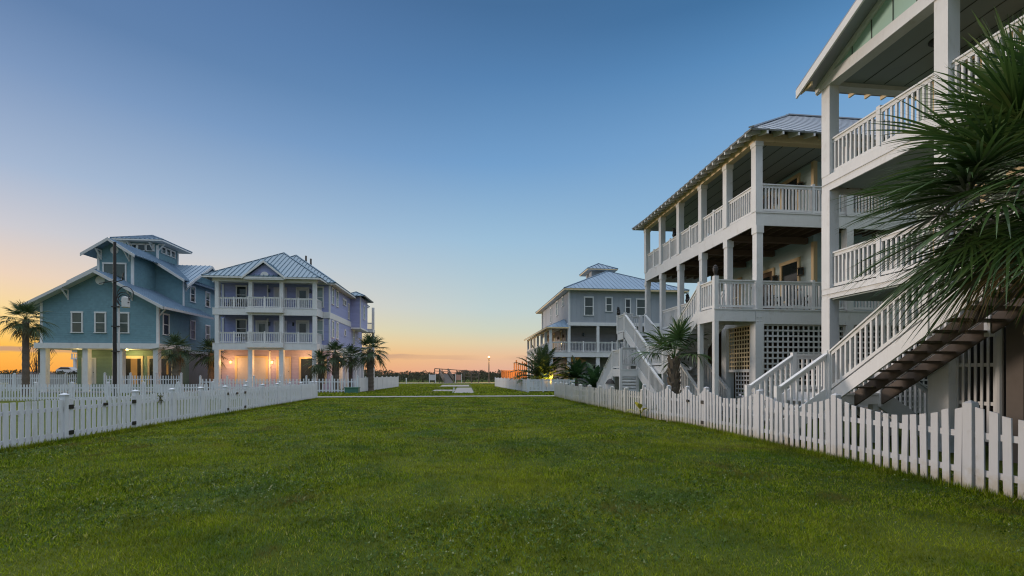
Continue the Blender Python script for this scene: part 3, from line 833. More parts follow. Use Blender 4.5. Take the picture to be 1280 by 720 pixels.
# ================================================================== GREY HOUSE
def grey_house():
    h = thing('grey_house', 'blue grey board house with a wraparound porch and a small roof cupola', 'house', (15,43,0))
    x0,x1 = 10.03,21.2
    MB().box(x0,43,6.35,x1,57.5,9.88).build('wall', M['greyh'], h)
    MB().box(x0+.2,45.2,.1,x1-.1,57.4,6.34).build('lower_wall', M['greylap'], h)
    hip(h,9.45,42.4,21.9,59.8,9.82,.5,'roofblue',.45,None,.08,.035); eaveboard(h,9.47,42.42,21.88,59.78,9.8,.16,'cream','greyw')
    t = MB(); t.box(x0-.03,42.94,6.36,x0+.14,43.1,9.7); t.box(x0-.05,42.9,6.3,x1+.02,43.02,6.62); t.box(x0-.06,43.02,6.3,x0+.02,57.5,6.6); split(t, 'corner_trim', M['white'], h)
    # cupola
    MB().box(14.75,51.7,12,17.0,54.1,13.85).build('lookout_wall', M['greyh'], h)
    hip(h,14.1,51.0,17.7,54.8,13.8,.55,'roofblue'); eaveboard(h,14.12,51.02,17.68,54.78,13.79,.14,'cream','greyw')
    window(h,LEFT(14.75),52.9,12.9,.9,.7,cols=2,split=False)
    F = FRONT(43)
    window(h,F,12.0,7.35,.75,1.65,g='glassg'); window(h,F,14.0,7.75,.5,1.25,g='glassg'); window(h,F,17.3,7.4,.95,1.5,g='glassg',cols=1); window(h,F,15.9,7.4,.4,1.5)
    L = LEFT(x0)
    for a,z,w,hh in ((45.6,8.6,.5,.8),(48.4,8.0,.75,1.4),(51.8,7.6,.6,1.6)): window(h,L,a,z,w,hh,g='glassl')
    # porch
    deck(h,8.1,42.85,x1,45.18,3.75,3.27,'white','y','greywood','flr'); deck(h,8.1,45.2,x0+.18,58.6,3.75,3.27,'white','x','greywood','lrb')
    for x in (10.05,12.9,15.8,18.6,21.0):
        column(h,x,43.05,3.75,6.3,.26); column(h,x,43.1,0,3.28,.34)
        if x<21: railing(h,(x+.13,43.0,3.75),(min(x+2.7,20.9),43.0,3.75),1.0,.14,'white',.03,(.5,))
    ys = [43.05,45.6,48.1,50.6,53.1,55.6,58.3]
    for y in ys: column(h,8.25,y,3.75,6.05,.24); column(h,8.3,y,0,3.28,.3)
    railing(h,(8.38,43.0,3.75),(9.92,43.0,3.75),1.0,.14,'white',.03)
    for a,b in zip(ys,ys[1:]): railing(h,(8.2,a+.12,3.75),(8.2,b-.12,3.75),1.0,.14,'white',.03)
    r = MB(); z0,z1=6.1,7.1
    slab_roof(r,[(7.8,59,z0),(7.8,42.6,z0),(9.98,44.6,z1),(9.98,59,z1)],.08); slab_roof(r,[(7.8,42.6,z0),(9.98,42.6,z0),(9.98,44.6,z1)],.08)
    r.build('roof', M['roofblue'], h)
    b = MB(); b.box(7.78,42.58,5.98,7.84,59,6.12); b.box(7.84,42.58,5.98,9.98,42.64,6.12); b.box(8.13,42.9,5.9,8.37,58.4,6.05); b.build('fascia', M['cream'], h)
    column(h,10.2,58.7,6.3,9.7,.24)
    F2 = FRONT(45.2)
    for a in (12.0,16.5): sconce(h,F2,a,5.6,False)
    L2 = LEFT(x0+.2)
    for a in (47.2,51): window(h,L2,a,4.6,.7,1.5,'cream',g='glassl'); sconce(h,L2,a+1.2,5.5,False)
    door(h,L2,54,3.75,1,2.1,'cream','garage'); sconce(h,L2,46,5.5,False)
    door(h,F2,13.2,.1,1.0,2.4,'white','black'); door(h,F2,14.7,.1,1.0,2.4,'white','greyw'); sconce(h,F2,15.5,2.6,False)
    MB().fbox(F2,10.6,12.3,0,.04,.1,2.5).build('garage_door', M['greyw'], h)
    light('porch_light',(9.1,52,5.2),(1,.62,.35),14,.1)
grey_house()

# ================================================================== PALE BLUE HOUSE (three storeys, middle right)
def chair_obj(loc, rz, label, group):
    r = thing('porch_chair', label, 'chair', (0,0,0), group)
    MB().box(-.3,-.28,.36,.3,.3,.42).build('seat', M['cushion'], r)
    b = MB()
    for i in range(6): b.bar((-.27+i*.108,.3,.4),(-.27+i*.108,.5,1.05),.08,.025,(1,0,0))
    b.bar((-.3,.44,.95),(.3,.44,.95),.03,.07); b.build('backrest', M['cushion'], r)
    for sx in (-.28,.28):
        MB().bar((sx,-.26,0),(sx,-.26,.6),.05,.05,(1,0,0)).build('leg', M['cushion'], r)
        MB().bar((sx,.34,0),(sx,.34,.6),.05,.05,(1,0,0)).build('leg', M['cushion'], r)
        MB().box(sx-.05,-.3,.6,sx+.05,.42,.63).build('armrest', M['cushion'], r)
    r.location = loc; r.rotation_euler = (0,0,rz); WLOC[r.name]=(0,0,0)
    return r
B2, B3, BX, BY0, BY1 = 3.83, 7.17, 9.92, 14.6, 24.05
def blue_house():
    h = thing('blue_house', 'pale blue three storey beach house with long stacked white porches and a hip roof', 'house', (BX,BY0,0))
    wx, wy = 13.3, 16.1
    MB().box(wx,wy,3.4,24,23.4,9.75).build('wall', M['skyb'], h)
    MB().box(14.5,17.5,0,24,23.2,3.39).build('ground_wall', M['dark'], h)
    cols = [14.6,16.35,18.2,20.2,22.15,BY1]
    w=.25; cx=BX+w/2; cy0=BY0+w/2
    for z in (B2,B3):
        deck(h,BX+.02,BY0+.02,wx-.01,BY1+.2,z,z-(.5 if z<5 else .46),'white','y','joist','flb')
        deck(h,wx-.005,BY0+.02,23,wy-.01,z,z-(.5 if z<5 else .46),'white','y','joist','f')
        # dark beams under the deck
        b = MB()
        for y in (16.4,18.3,20.3,22.2): b.box(BX+.2,y-.08,z-.5,wx-.05,y+.08,z-.275)
        split(b, 'floor_beam', M['joist'], h)
    top = 9.58
    for i,y in enumerate(cols):
        yy = y+w/2
        column(h,cx,yy,B3+.02,top,w,'white',((top-.16,top-.002),))
        column(h,cx+.03,yy,B2+.02,B3-.46,w-.02,'white',((B3-.72,B3-.461),))
        column(h,cx,yy,0,B2-.5,w+.06,'white')
        if i<5:
            a=(BX+.1,yy+w/2,0); 
            for z in (B2,B3):
                if z==B2 and i in (0,4): continue
                railing(h,(BX+.12,yy+w/2,z),(BX+.12,cols[i+1],z),1.0,.115,'white',.04,(.5,) if (i>0 and z==B3) else None)
    for x in (13.45,17,20.5):
        for z0,z1 in ((B3+.02,top),(B2+.02,B3-.46),(0,B2-.5)): column(h,x,cy0,z0,z1,w,'white')
    for z in (B2,B3):
        for (a,b,pp) in ((BX+w,13.32,(.62,)),(13.58,16.87,(.5,)),(17.13,20.37,(.5,))):
            railing(h,(a,BY0+.12,z),(b,BY0+.12,z),1.0,.125,'white',.045,pp)
        railing(h,(wx-.3,BY1+.1,z),(BX+w,BY1+.1,z),1.0,.13,'white') if z>5 else None
    # bolts heads on the corner column
    b = MB()
    for dx in (.08,.2):
        for dz in (.1,.24): b.tube([(BX+dx,BY0-.03,B2-.5+dz),(BX+dx,BY0+.01,B2-.5+dz)],[.022,.022],8)
    split(b, 'bolt', M['white'], h)
    # porch beam, ceiling
    bm_ = MB(); bm_.box(BX,BY0,top,BX+w,BY1+w,9.86); bm_.box(BX+w,BY0,top,23,BY0+w,9.86); bm_.build('porch_beam', M['cream'], h)
    MB().box(BX+w+.004,BY0+w+.004,9.76,23,BY1+.1,9.8).build('porch_ceiling', M['soffit'], h)
    js=MB()
    for k in range(5): js.box(BX+.8+k*.62-.012,BY0+w+.01,9.75,BX+.8+k*.62+.012,BY1,9.758)
    split(js,'ceiling_joint',M['joint'],h)
    ex0,ey0,ex1,ey1 = 9.42,14.1,25,24.75
    hip(h,ex0,ey0,ex1,ey1,9.74,.7,'roofgrey',.42,'x',.05,.02)
    rt = MB()
    y=ey0+.35
    while y<ey1-.2: rt.hexa([(ex0+.02,y-.03,9.6),(BX+.1,y-.03,9.78),(BX+.1,y+.03,9.78),(ex0+.02,y+.03,9.6),(ex0+.02,y-.03,9.7),(BX+.1,y-.03,10.05),(BX+.1,y+.03,10.05),(ex0+.02,y+.03,9.7)]); y+=.41
    x=ex0+.6
    while x<23: rt.hexa([(x-.03,ey0+.02,9.6),(x+.03,ey0+.02,9.6),(x+.03,BY0+.1,9.78),(x-.03,BY0+.1,9.78),(x-.03,ey0+.02,9.7),(x+.03,ey0+.02,9.7),(x+.03,BY0+.1,10.05),(x-.03,BY0+.1,10.05)]); x+=.56
    split(rt, 'rafter_tail', M['white'], h)
    # openings in the porch walls (facing the lawn) and the gable end
    L = LEFT(wx)
    for z in (B2,B3):
        door(h,L,18.9,z,1.0,2.25,'cream','joist','glass'); window(h,L,17.35,z+.8,.9,1.5,'cream',cols=1,split=False); window(h,L,21.2,z+.75,.9,1.55,'cream')
        sconce(h,L,16.65,z+1.8,False,0,'boot'); sconce(h,L,18.15,z+1.8,False,0,'boot')
        t=MB(); t.box(wx-.03,wy-.03,z,wx+.13,wy+.1,z+2.6 if z>5 else z+2.85); split(t, 'corner_trim', M['cream'], h)
        window(h,FRONT(wy),15.4,z+.8,1.0,1.5,'cream')
    # lattice skirts below
    lattice(h,FRONT(BY0+.12),BX+.32,13.3,.25,B2-.52,.185,.06,0)
    lattice(h,FRONT(BY0+.12),13.6,16.8,.25,B2-.52,.185,.06,0)
    lattice(h,LEFT(BX+.1),BY0+.32,16.3,1.75,B2-.52,.15,.05,0,'cream')
    lattice(h,LEFT(BX+.1),BY0+.32,15.9,.15,1.7,.15,.05,0,'greyw')
    MB().box(BX+.05,BY0+.33,1.68,BX+.13,16.3,1.78).build('lattice_rail', M['white'], h)
    MB().box(11.2,16.4,0,11.5,16.7,B2-.5).build('column', M['white'], h)
    MB().box(10.25,19.0,0,14.4,19.1,3.3).build('slatted_screen', M['joist'], h)
    # near stair platform
    px = 8.43
    deck(h,px,BY0,BX-.01,15.75,B2,B2-.42,'white','x','joist','flrb')
    for x,y in ((px+.08,BY0+.08),(px+.08,15.66)): column(h,x,y,0,B2+1.12,.15)
    railing(h,(px+.18,BY0+.08,B2),(BX,BY0+.08,B2),1.0,.125,'white',.04); railing(h,(px+.08,BY0+.16,B2),(px+.08,15.6,B2),1.0,.115,'white',.04)
    # common middle landing, far platform
    zm=1.95
    deck(h,px,18.6,9.75,20.3,zm,zm-.32,'white','x','joist','flrb')
    for x,y in ((px+.08,18.7),(px+.08,20.2),(9.6,18.7),(9.6,20.2)): column(h,x,y,0,zm+.02 if x>9 else zm+1.05,.14)
    railing(h,(px+.08,18.75,zm),(px+.08,20.15,zm),.95,.12)
    deck(h,px,23.3,BX-.01,24.55,B2,B2-.35,'white','x','joist','flrb')
    for x,y in ((px+.07,23.37),(px+.07,24.48),(9.8,24.48)): column(h,x,y,0,B2+1.05,.14)
    railing(h,(px+.14,24.48,B2),(9.75,24.48,B2),1.0,.12); railing(h,(px+.07,23.45,B2),(px+.07,24.42,B2),1.0,.12); railing(h,(px+.14,23.37,B2),(px+.5,23.37,B2),1.0,.12)
    flight(h,(px+.05,15.75,B2),(px+.05,18.6,zm),(1.1,0,0),11,mid=False,tmat='greyw',closed=True)
    flight(h,(px+.05,23.3,B2),(px+.05,20.3,zm),(1.1,0,0),11,mid=False,tmat='greyw',closed=True)
    flight(h,(px+.15,18.55,zm),(px+.15,15.9,.1),(1.15,0,0),11,mid=False,tmat='greyw',closed=True)
    # lower boxed landing with two descending flights
    deck(h,7.42,21.1,8.36,22.3,1.85,1.5,'white','x','joist','flrb')
    for x,y in ((7.47,21.15),(8.3,21.15),(7.47,22.25),(8.3,22.25)): column(h,x,y,0,2.85,.12)
    railing(h,(7.53,21.15,1.95),(8.24,21.15,1.95),.95,.1,'greyw',.05); railing(h,(7.47,21.2,1.85),(7.47,22.2,1.85),.95,.1,'white')
    lv = MB()
    for i in range(7): lv.hexa([(7.54,21.12,.5+i*.15),(8.23,21.12,.5+i*.15),(8.23,21.2,.6+i*.15),(7.54,21.2,.6+i*.15),(7.54,21.12,.53+i*.15),(8.23,21.12,.53+i*.15),(8.23,21.2,.63+i*.15),(7.54,21.2,.63+i*.15)])
    lv.build('louvre_panel', M['white'], h)
    flight(h,(7.47,22.3,1.85),(7.47,24.9,.15),(.85,0,0),9,mid=False,tmat='greyw',closed=True)
    flight(h,(8.3,21.1,1.85),(8.3,18.2,.2),(.02,0,0),9,rails=(1,0),mid=False,tmat='greyw')
    MB().box(9.2,20.5,0,9.3,23.2,2.4).build('boarded_screen', M['olive'], h)
    # finials
    return h
blue_house()
def urn(x,y,z,label):
    r = thing('urn_finial', label, 'urn', (x,y,z))
    MB().lathe((x,y,z),[(.04,0),(.07,.02),(.04,.05),(.08,.16),(.09,.27),(.06,.31)],12).build('urn_body', M['pot'], r)
    MB().lathe((x,y,z),[(.07,.31),(.07,.34),(.02,.38)],12).build('urn_lid', M['pot'], r)
urn(8.51,14.68,B2+1.12,'dark urn finial on the near stair post of the pale blue house')
def owl(x,y,z,label,mirror=1):
    r = thing('owl_decoy', label, 'owl figurine', (x,y,z), 'owl decoys on the porch rails')
    mb = MB(); mb.tube([(x,y,z),(x,y,z+.12),(x,y,z+.25),(x-.02,y,z+.32)],[.07,.11,.09,.05],10); mb.tube([(x-.02,y-.01,z+.28),(x-.03,y-.02,z+.36),(x-.03,y-.02,z+.42)],[.07,.085,.05],10)
    mb.build('owl_body', M['black'], r)
    e = MB()
    for s in (-.05,.05): e.tube([(x-.03+s,y-.02,z+.4),(x-.03+s,y-.02,z+.47)],[.022,.004],6)
    e.build('ear_tuft', M['black'], r)
owl(BX+.12,20.9,B3+1.0,'black owl decoy perched on the top porch railing of the pale blue house')
owl(px_:=8.5,24.4,B2+1.05,'black owl decoy on the far stair post of the pale blue house')
owl(BX+.12,19.6,B2+1.0,'black owl decoy on the middle porch railing above the stairs')
for cx_,lab_ in ((-21.9,'dark porch chair nearest the left corner column on the top porch of the lavender house'),(-21.0,'middle dark porch chair in the left bay of the lavender top porch'),(-20.1,'dark porch chair beside the second column on the lavender top porch')):
    chair_obj((cx_,45.3,7.68),0,lab_,'chairs on the lavender top porch')
chair_obj((-20.6,45.3,4.48),.3,'dark porch chair under the left window on the lower lavender porch',None)
chair_obj((11.2,15.7,B2),0.5,'dark slatted armchair nearer the corner column on the middle porch','porch armchairs')
chair_obj((12.2,15.5,B2),-.4,'dark slatted armchair nearer the wall on the middle porch','porch armchairs')

# ================================================================== NEAR HOUSE (right edge)
A2,A3,AX = 3.93,7.04,9.9
def near_house():
    h = thing('gabled_house', 'white porched house with a mint panelled gable, nearest house at right edge', 'house', (AX,7,0))
    ys=[11.56,8.51,5.46,2.41]; w=.28; cx=AX+w/2
    MB().box(12.4,2.2,3.4,22,11.3,9.62).build('wall', M['mintlap'], h)
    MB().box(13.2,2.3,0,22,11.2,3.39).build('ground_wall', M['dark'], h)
    for z,b in ((A2,.26),(A3,.42)):
        deck(h,AX+.01,2.1,12.39,11.56+w/2,z,z-b,'white','y','joist','lb')
        m=MB(); m.box(AX-.012,2.1,z-b*.55,AX+.009,11.56+w/2,z-b*.5); m.build('rim_joint', M['greyw'], h)
        MB().box(AX+.06,2.2,z-.30,12.38,11.5,z-.272).build('deck_soffit', M['soffit'], h)
    for i,y in enumerate(ys):
        column(h,cx,y,A3+.013,9.49,w); column(h,cx,y,A2+.013,A3-.42,w); column(h,cx,y,0,A2-.26,w if i!=1 else .42)
        if i<3:
            for z in (A2,A3): railing(h,(AX+.12,y-w/2,z),(AX+.12,ys[i+1]+w/2,z),1.0,.125,'white',.045,(.5,))
    for z in (A2,A3): railing(h,(AX+w,11.56,z),(12.35,11.56,z),1.0,.13,'white')
    bm_=MB(); bm_.box(AX-.03,2.0,9.49,AX+w,11.75,9.78); bm_.box(AX+w,11.45,9.49,12.4,11.7,9.78); bm_.build('porch_beam', M['white'], h)
    MB().box(AX+w+.004,2.0,9.6,22,11.44,9.64).build('porch_ceiling', M['soffit'], h)
    cl=MB().lathe((11.3,9.75,9.5),[(.05,0),(.15,.02),(.2,.07),(.2,.1)],18).build('ceiling_lamp', M['pot'], h)
    # gable panel, roof
    js=MB(); x=10.9
    while x<12.4: js.box(x-.012,2.0,9.592,x+.012,11.4,9.599); x+=.62
    split(js,'ceiling_joint',M['joint'],h)
    yc=6.98; sl=.46; zp=11.98; e=5.0
    MB().prism([(AX+.03,yc-4.7,9.781),(AX+.03,yc+4.7,9.781),(AX+.03,yc,9.78+4.7*sl)],(.1,0,0)).build('gable_panel', M['mint'], h)
    js=MB(); k=-4.1
    while k<4.4: js.box(AX+.022,yc+k-.012,9.79,AX+.029,yc+k+.012,9.77+(4.7-abs(k))*sl); k+=.56  # dark strips stand in for the shade in the gaps between panels
    split(js,'panel_gap_shade',M['joint'],h)
    r=MB(); x0=AX-.55
    slab_roof(r,[(x0,yc+e,zp-sl*e),(23,yc+e,zp-sl*e),(23,yc,zp),(x0,yc,zp)],.06); slab_roof(r,[(23,yc-e,zp-sl*e),(x0,yc-e,zp-sl*e),(x0,yc,zp),(23,yc,zp)],.06); r.build('roof', M['roofgrey'], h)
    k=MB(); k.vbar((x0+.02,yc+e,zp-sl*e-.16),(x0+.02,yc,zp-.16),.05,.22); k.vbar((x0+.02,yc,zp-.16),(x0+.02,yc-e,zp-sl*e-.16),.05,.22)
    k.vbar((AX+.0,yc+4.9,zp-sl*4.9-.15),(AX+.0,yc,zp-.15),.08,.16); k.vbar((AX+.0,yc,zp-.15),(AX+.0,yc-4.9,zp-sl*4.9-.15),.08,.16)
    k.build('rake_board', M['white'], h)
    rt=MB(); x=x0+.1
    while x<16: rt.box(x,yc+4.55,zp-sl*e-.16,x+.05,yc+e-.02,zp-sl*e-.05); x+=.5
    split(rt, 'rafter_tail', M['cream'], h)
    L=LEFT(12.4)
    for z in (A2,A3):
        door(h,L,8.2,z,1.7,2.2,'cream','garage','glassg'); window(h,L,10.2,z+.75,1.0,1.5,'cream'); sconce(h,L,9.4,z+2.0,False)
    # slatted screens under the house
    for (a0,a1) in ((7.62,8.28),(5.9,7.1)):
        mb=MB(); F=LEFT(AX+.12); n=int((a1-a0)/.1)
        for i in range(n+1): a=a0+(a1-a0)*i/n; mb.fbox(F,a-.022,a+.022,0,.02,.3,2.45)
        for c in (.3,1.0,1.75,2.4): mb.fbox(F,a0,a1,-.03,-.001,c,c+.07)
        mb.build('slatted_screen', M['greyw'], h)
        MB().box(AX+.32,a0,.2,AX+.34,a1,2.5).build('insect_mesh', M['dark'], h)
    MB().box(AX+.02,2.5,2.48,AX+.16,8.3,2.62).build('screen_rail', M['greyw'], h)
    MB().tube([(AX+.05,7.5,0),(AX+.05,7.5,3.4)],[.06,.06],10).build('downpipe', M['greyw'], h)
    MB().box(AX+.0,7.1,0,AX+.26,7.36,3.6).build('column', M['greywood'], h)
    # stairs: landing, short flight to the lawn, long flight up, flight under the house
    zl=1.15
    deck(h,8.4,9.7,9.72,10.9,zl,zl-.25,'white','x','joist','flrb')
    for x,y in ((8.5,9.8),(9.62,9.8),(8.5,10.8),(9.62,10.8)): MB().box(x-.07,y-.07,0,x+.07,y+.07,zl-.06).build('landing_post', M['white'], h)
    flight(h,(8.4,9.75,zl),(7.15,9.75,.32),(0,1.1,0),5,mid=False,tmat='greyw',closed=True,rh=.97)
    railing(h,(8.45,10.85,zl),(9.68,10.85,zl),.97,.13,'white')
    flight(h,(8.42,5.25,4.05),(8.42,9.7,zl),(1.28,0,0),16,tmat='tread',rh=.98,sd=.22)
    flight(h,(9.74,9.8,zl),(11.2,9.8,.2),(0,1.0,0),5,mid=False,tmat='greyw')
    deck(h,8.4,3.9,9.88,5.24,A2,A2-.3,'white','x','joist','flrb')
    for y in (4.0,5.15): column(h,8.5,y,0,A2+1.05,.16)
near_house()

# ================================================================== FENCES
ysl = [5.0,6.7,8.55,10.2,11.94,14.3,15.97,17.6,19.3,21.0,22.7,24.4,26.1,27.8,29.5,30.6]
fence('picket_fence','long white picket fence along the left edge of the lawn, with double gate',[(-9.5,y) for y in ysl],(1,0),1.0,1.1,.168,.108,0,'fencel',gates=(4,8))
right = [(6.9,2.9),(6.9,5.54),(6.98,7.9),(7.0,10.16),(7.0,12.55),(6.94,13.56),(6.82,14.6),(6.62,16.2)]
fence('scalloped_fence','white scalloped picket fence in front of the stairs on the right, nearest fence',right,(-1,0),.96,1.21,.16,.1,.2,'fencew',gates=(4,),caps=False,pd=.115,rails=(.28,.78),jit=.024)
right2 = [(6.62-.34*min(1,i/6),16.28+i*1.62) for i in range(10)]
fence('weathered_fence','weathered straight picket fence stained at its foot, running on to the path',right2,(-1,0),.95,1.04,.21,.11,0,'fenceold',caps=False,pd=.17,jit=.018)
fence('cross_fence','white picket fence with capped posts crossing behind the left side fence',[(-9.6-i*2.0,30.2) for i in range(0,22)],(0,-1),1.0,1.1,.15,.08,0,'fencel')
fence('front_fence','white picket fence with open gaps in front of the lavender porch',[(-9.25-i*2.15,41.0) for i in range(0,7)],(0,-1),1.22,1.45,.3,.11,0,'fencel')
fence('side_fence','close boarded white fence running back beside the lavender house',[(-9.2+.1*i,41.2+2.3*i) for i in range(0,9)],(1,0),1.3,1.35,.135,.125,0,'fencel')
fence('yard_fence','white picket fence in front of the teal house columns',[(-24.0-i*2.0,41.6) for i in range(0,4)],(0,-1),1.5,1.7,.2,.08,0,'fencel')
fence('back_fence','distant white picket fence behind the teal house columns at far left',[(-35.2-i*2.2,47.2) for i in range(0,12)],(0,-1),1.6,1.68,.17,.1,0,'fencel')
tag(None or fence('corner_fence','white slatted side fence of the grey house beside the lamp post',[(4.1+1.5*i/8,60-20*i/8) for i in range(0,9)],(-1,0),1.15,1.2,.34,.2,0,'fencel',caps=False))
lat = thing('lattice_fence','pale blue white lattice fence in front of the uplit date palm','fence',(5.7,40,0))
for x in (5.7,7.0,8.3,9.8): MB().box(x-.06,39.92,0,x+.06,40.04,1.22).build('post', M['fencel'], lat)
for x0 in (5.7,7.0,8.3):
    m=MB(); F=FRONT(39.98); x1=x0+(1.5 if x0>8 else 1.3)
    m.fbox(F,x0+.061,x1-.061,-.02,.03,1.05,1.15); m.fbox(F,x0+.061,x1-.061,-.02,.03,.12,.22)
    n=10
    for i in range(n): a=x0+.06+(x1-x0-.12)*(i+.5)/n; m.fbox(F,a-.045,a+.045,0,.018,.221,1.049)
    m.build('slat_panel', M['fencel'], lat)
# little metal gecko hung on the left fence
gk = thing('gecko_ornament','small dark green metal gecko hung on the left fence right of its double gate','ornament',(-9.44,15.3,.8))
g=MB(); F=FR(-9.455,15.3,(0,1),(1,0)); z=.82
g.tube([F(0,.03,z-.17),F(.03,.03,z-.08),F(0,.03,z),F(-.01,.03,z+.09),F(0,.03,z+.16)],[.006,.022,.036,.034,.012],8)
for s in (-1,1):
    g.tube([F(0,.03,z+.07),F(.08*s,.03,z+.08),F(.12*s,.03,z+.14)],[.014,.012,.01],6); g.tube([F(0,.03,z-.04),F(.08*s,.03,z-.03),F(.12*s,.03,z-.1)],[.014,.012,.01],6)
g.build('gecko_body', M['brass'], gk)

# ================================================================== SMALL THINGS
p = thing('utility_pole','tall dark utility pole with looped cables in front of the teal house','utility pole',(-24.95,35.5,0))
MB().tube([(-24.95,35.5,-.2),(-24.95,35.5,11.1)],[.13,.09],12).build('pole', M['pole'], p)
MB().tube([(-24.65,35.45,0),(-24.65,35.45,6.6)],[.07,.07],10).build('conduit', M['greyw'], p)
for z in (3.2,5.0,6.4): MB().box(-25.05,35.3,z,-24.55,35.42,z+.08).build('clamp', M['black'], p)
for k,(dx,z,r) in enumerate(((.55,7.0,.5),(.6,6.9,.42),(.75,7.3,.6))):
    m=MB(); pts=[(-24.85+dx+r*math.cos(t*.4)*.9,35.4-.05*k,z+r*math.sin(t*.4)) for t in range(0,14)]
    m.tube(pts,.03,6,True); m.build('cable_loop', M['black'], p)
m=MB(); m.tube([(-24.95,35.4,8.2),(-24.4,35.4,8.35),(-24.3,35.4,8.9)],[.04,.04,.04],6); m.tube([(-24.95,35.4,8.3),(-25.9,35.4,8.1)],[.03,.03],6); m.build('insulator_arm', M['black'], p)
m=MB().lathe((-24.15,35.4,6.4),[(.2,0),(.24,.03),(.24,.7),(.2,.75),(.05,.8)],14).build('transformer', M['greyw'], p)

lp = thing('lamp_post','grey lamp post with a glowing orange globe beside the corner fence','street lamp',(4.9,90,0))
MB().tube([(4.9,90,0),(4.9,90,.5),(4.9,90,.55),(4.9,90,4.7)],[.2,.2,.12,.1],12).build('post', M['greywood'], lp)
MB().lathe((4.9,90,4.7),[(.1,0),(.22,.04),(.26,.1),(.1,.14)],14).build('lamp_base', M['black'], lp)
MB().lathe((4.9,90,4.84),[(.09,0),(.17,.08),(.2,.2),(.15,.32),(.05,.37)],16).build('lamp_globe', M['bulb'], lp)
light('street_light',(4.9,89.6,5.1),(1,.55,.18),900,.25)

w = thing('beach_walkover','weathered timber beach walkover with steps and handrails crossing the dunes','boardwalk',(-3,86,0))
wy=84
st=MB()
for i in range(9): st.box(-3.6-i*.12,wy+i*.3,i*.18,-1.9-i*.14,wy+.32+i*.3,i*.18+.2)
for i in range(9): pass
st.build('step', M['conc'], w)
d=MB().box(-5.5,wy+2.7,1.55,-1.2,wy+4.6,1.7); 
d.hexa([(-5.5,wy+2.9,1.5),(2.8,wy+3.2,1.0),(2.8,wy+4.6,1.0),(-5.5,wy+4.6,1.5),(-5.5,wy+2.9,1.54),(2.8,wy+3.2,1.15),(2.8,wy+4.6,1.15),(-5.5,wy+4.6,1.54)]); d.build('deck', M['greywood'], w)
for x,q in ((-3.65,-4.6),(-1.85,-3.0)):
    r=MB(); r.bar((x,wy,.95),(q,wy+2.7,2.65),.1,.22); r.bar((x,wy,.5),(q,wy+2.7,2.15),.1,.18); r.bar((x,wy,0),(x,wy,1.0),.14,.14,(1,0,0)); r.bar((q,wy+2.7,0),(q,wy+2.7,2.7),.16,.16,(1,0,0)); r.build('handrail', M['greywood'], w)
r=MB(); r.bar((-5.5,wy+2.8,2.7),(2.8,wy+3.1,2.15),.12,.14); r.bar((-5.5,wy+2.8,2.25),(2.8,wy+3.1,1.7),.06,.1)
for i in range(7): x=-5.5+i*1.38; r.bar((x,wy+2.8,0),(x,wy+2.8,2.7-i*.09),.16,.16,(1,0,0))
r.build('handrail', M['greywood'], w)
def board(x,y,label,c):
    t=thing('notice_board',label,'sign',(x,y,0),'notice boards by the walkover')
    for s in (-.55,.55): MB().box(x+s-.06,y-.05,0,x+s+.06,y+.05,1.7).build('post', M['white'], t)
    MB().box(x-.5,y-.07,.55,x+.5,y-.03,1.55).build('panel', M[c], t)
board(-5.7,83.6,'pale notice board on two posts left of the beach walkover','greyw'); M['board']=plain('red_board',(.42,.24,.18),.7)
board(-1.0,83.6,'reddish notice board on two posts right of the beach walkover','board')
mk = thing('marker_post','short white marker post on the grass before the dunes','post',(-9.4,76,0)); MB().tube([(-9.4,76,0),(-9.4,76,.9)],[.09,.09],10).build('shaft', M['white'], mk); MB().lathe((-9.4,76,.9),[(.11,0),(.11,.06),(.03,.1)],10).build('cap', M['white'], mk)
mk = thing('pipe_marker','small white pipe sticking up from the paving slab','pipe',(-.95,40,0)); MB().tube([(-.95,40,0),(-.87,40,.38)],[.06,.06],10).build('shaft', M['white'], mk); MB().lathe((-.87,40,.38),[(.08,0),(.08,.04),(.02,.06)],10).build('cap', M['white'], mk)
ug = thing('utility_box','small green utility box at the foot of the lavender front fence','utility box',(-9.6,40.3,0))
MB().box(-10.1,40.0,0,-9.0,40.7,.42).build('cabinet', M['green'], ug); MB().box(-10.14,39.96,.42,-8.96,40.74,.5).build('lid', M['green'], ug)
pt = thing('timber_structure','orange lit timber deck with upright palings behind the corner fence','deck',(6.6,66,0))
for x,y,a,b in ((5.6,66,0,2.0),):
    m=MB()
    for i in range(7): m.box(5.4+i*.27,66,.1,5.62+i*.27,66.05,2.05+random.uniform(-.05,.05))
    m.build('palings', M['wood'], pt)
m=MB()
for i,zz in enumerate((3.3,3.7,3.2,3.0,3.5,3.3,4.0)): m.box(7.25+i*.3,66.3,.1,7.43+i*.3,66.48,zz)
split(m, 'upright', M['wood'], pt)
m=MB(); m.box(7.2,66.28,1.9,9.4,66.31,2.1); m.box(7.2,66.28,1.2,9.4,66.31,1.4); m.box(5.3,65.8,2.1,13,65.96,2.2); 
for i in range(9): m.box(9.5+i*.45,66.2,.1,9.75+i*.45,66.28,1.95)
split(m, 'rail', M['wood'], pt)
light('deck_light',(7.3,63.8,1.9),(1,.45,.12),420,.15)
def trash(x,y,label):
    t=thing('lidded_urn',label,'planter',(x,y,0)); MB().lathe((x,y,0),[(.16,0),(.2,.5),(.2,1.1),(.22,1.15)],14).build('body', M['greyw'], t); MB().lathe((x,y,1.15),[(.24,0),(.16,.14),(.05,.24)],14).build('lid', M['pot'], t)
trash(7.1,21.6,'grey lidded bin standing by the boxed stair landing')
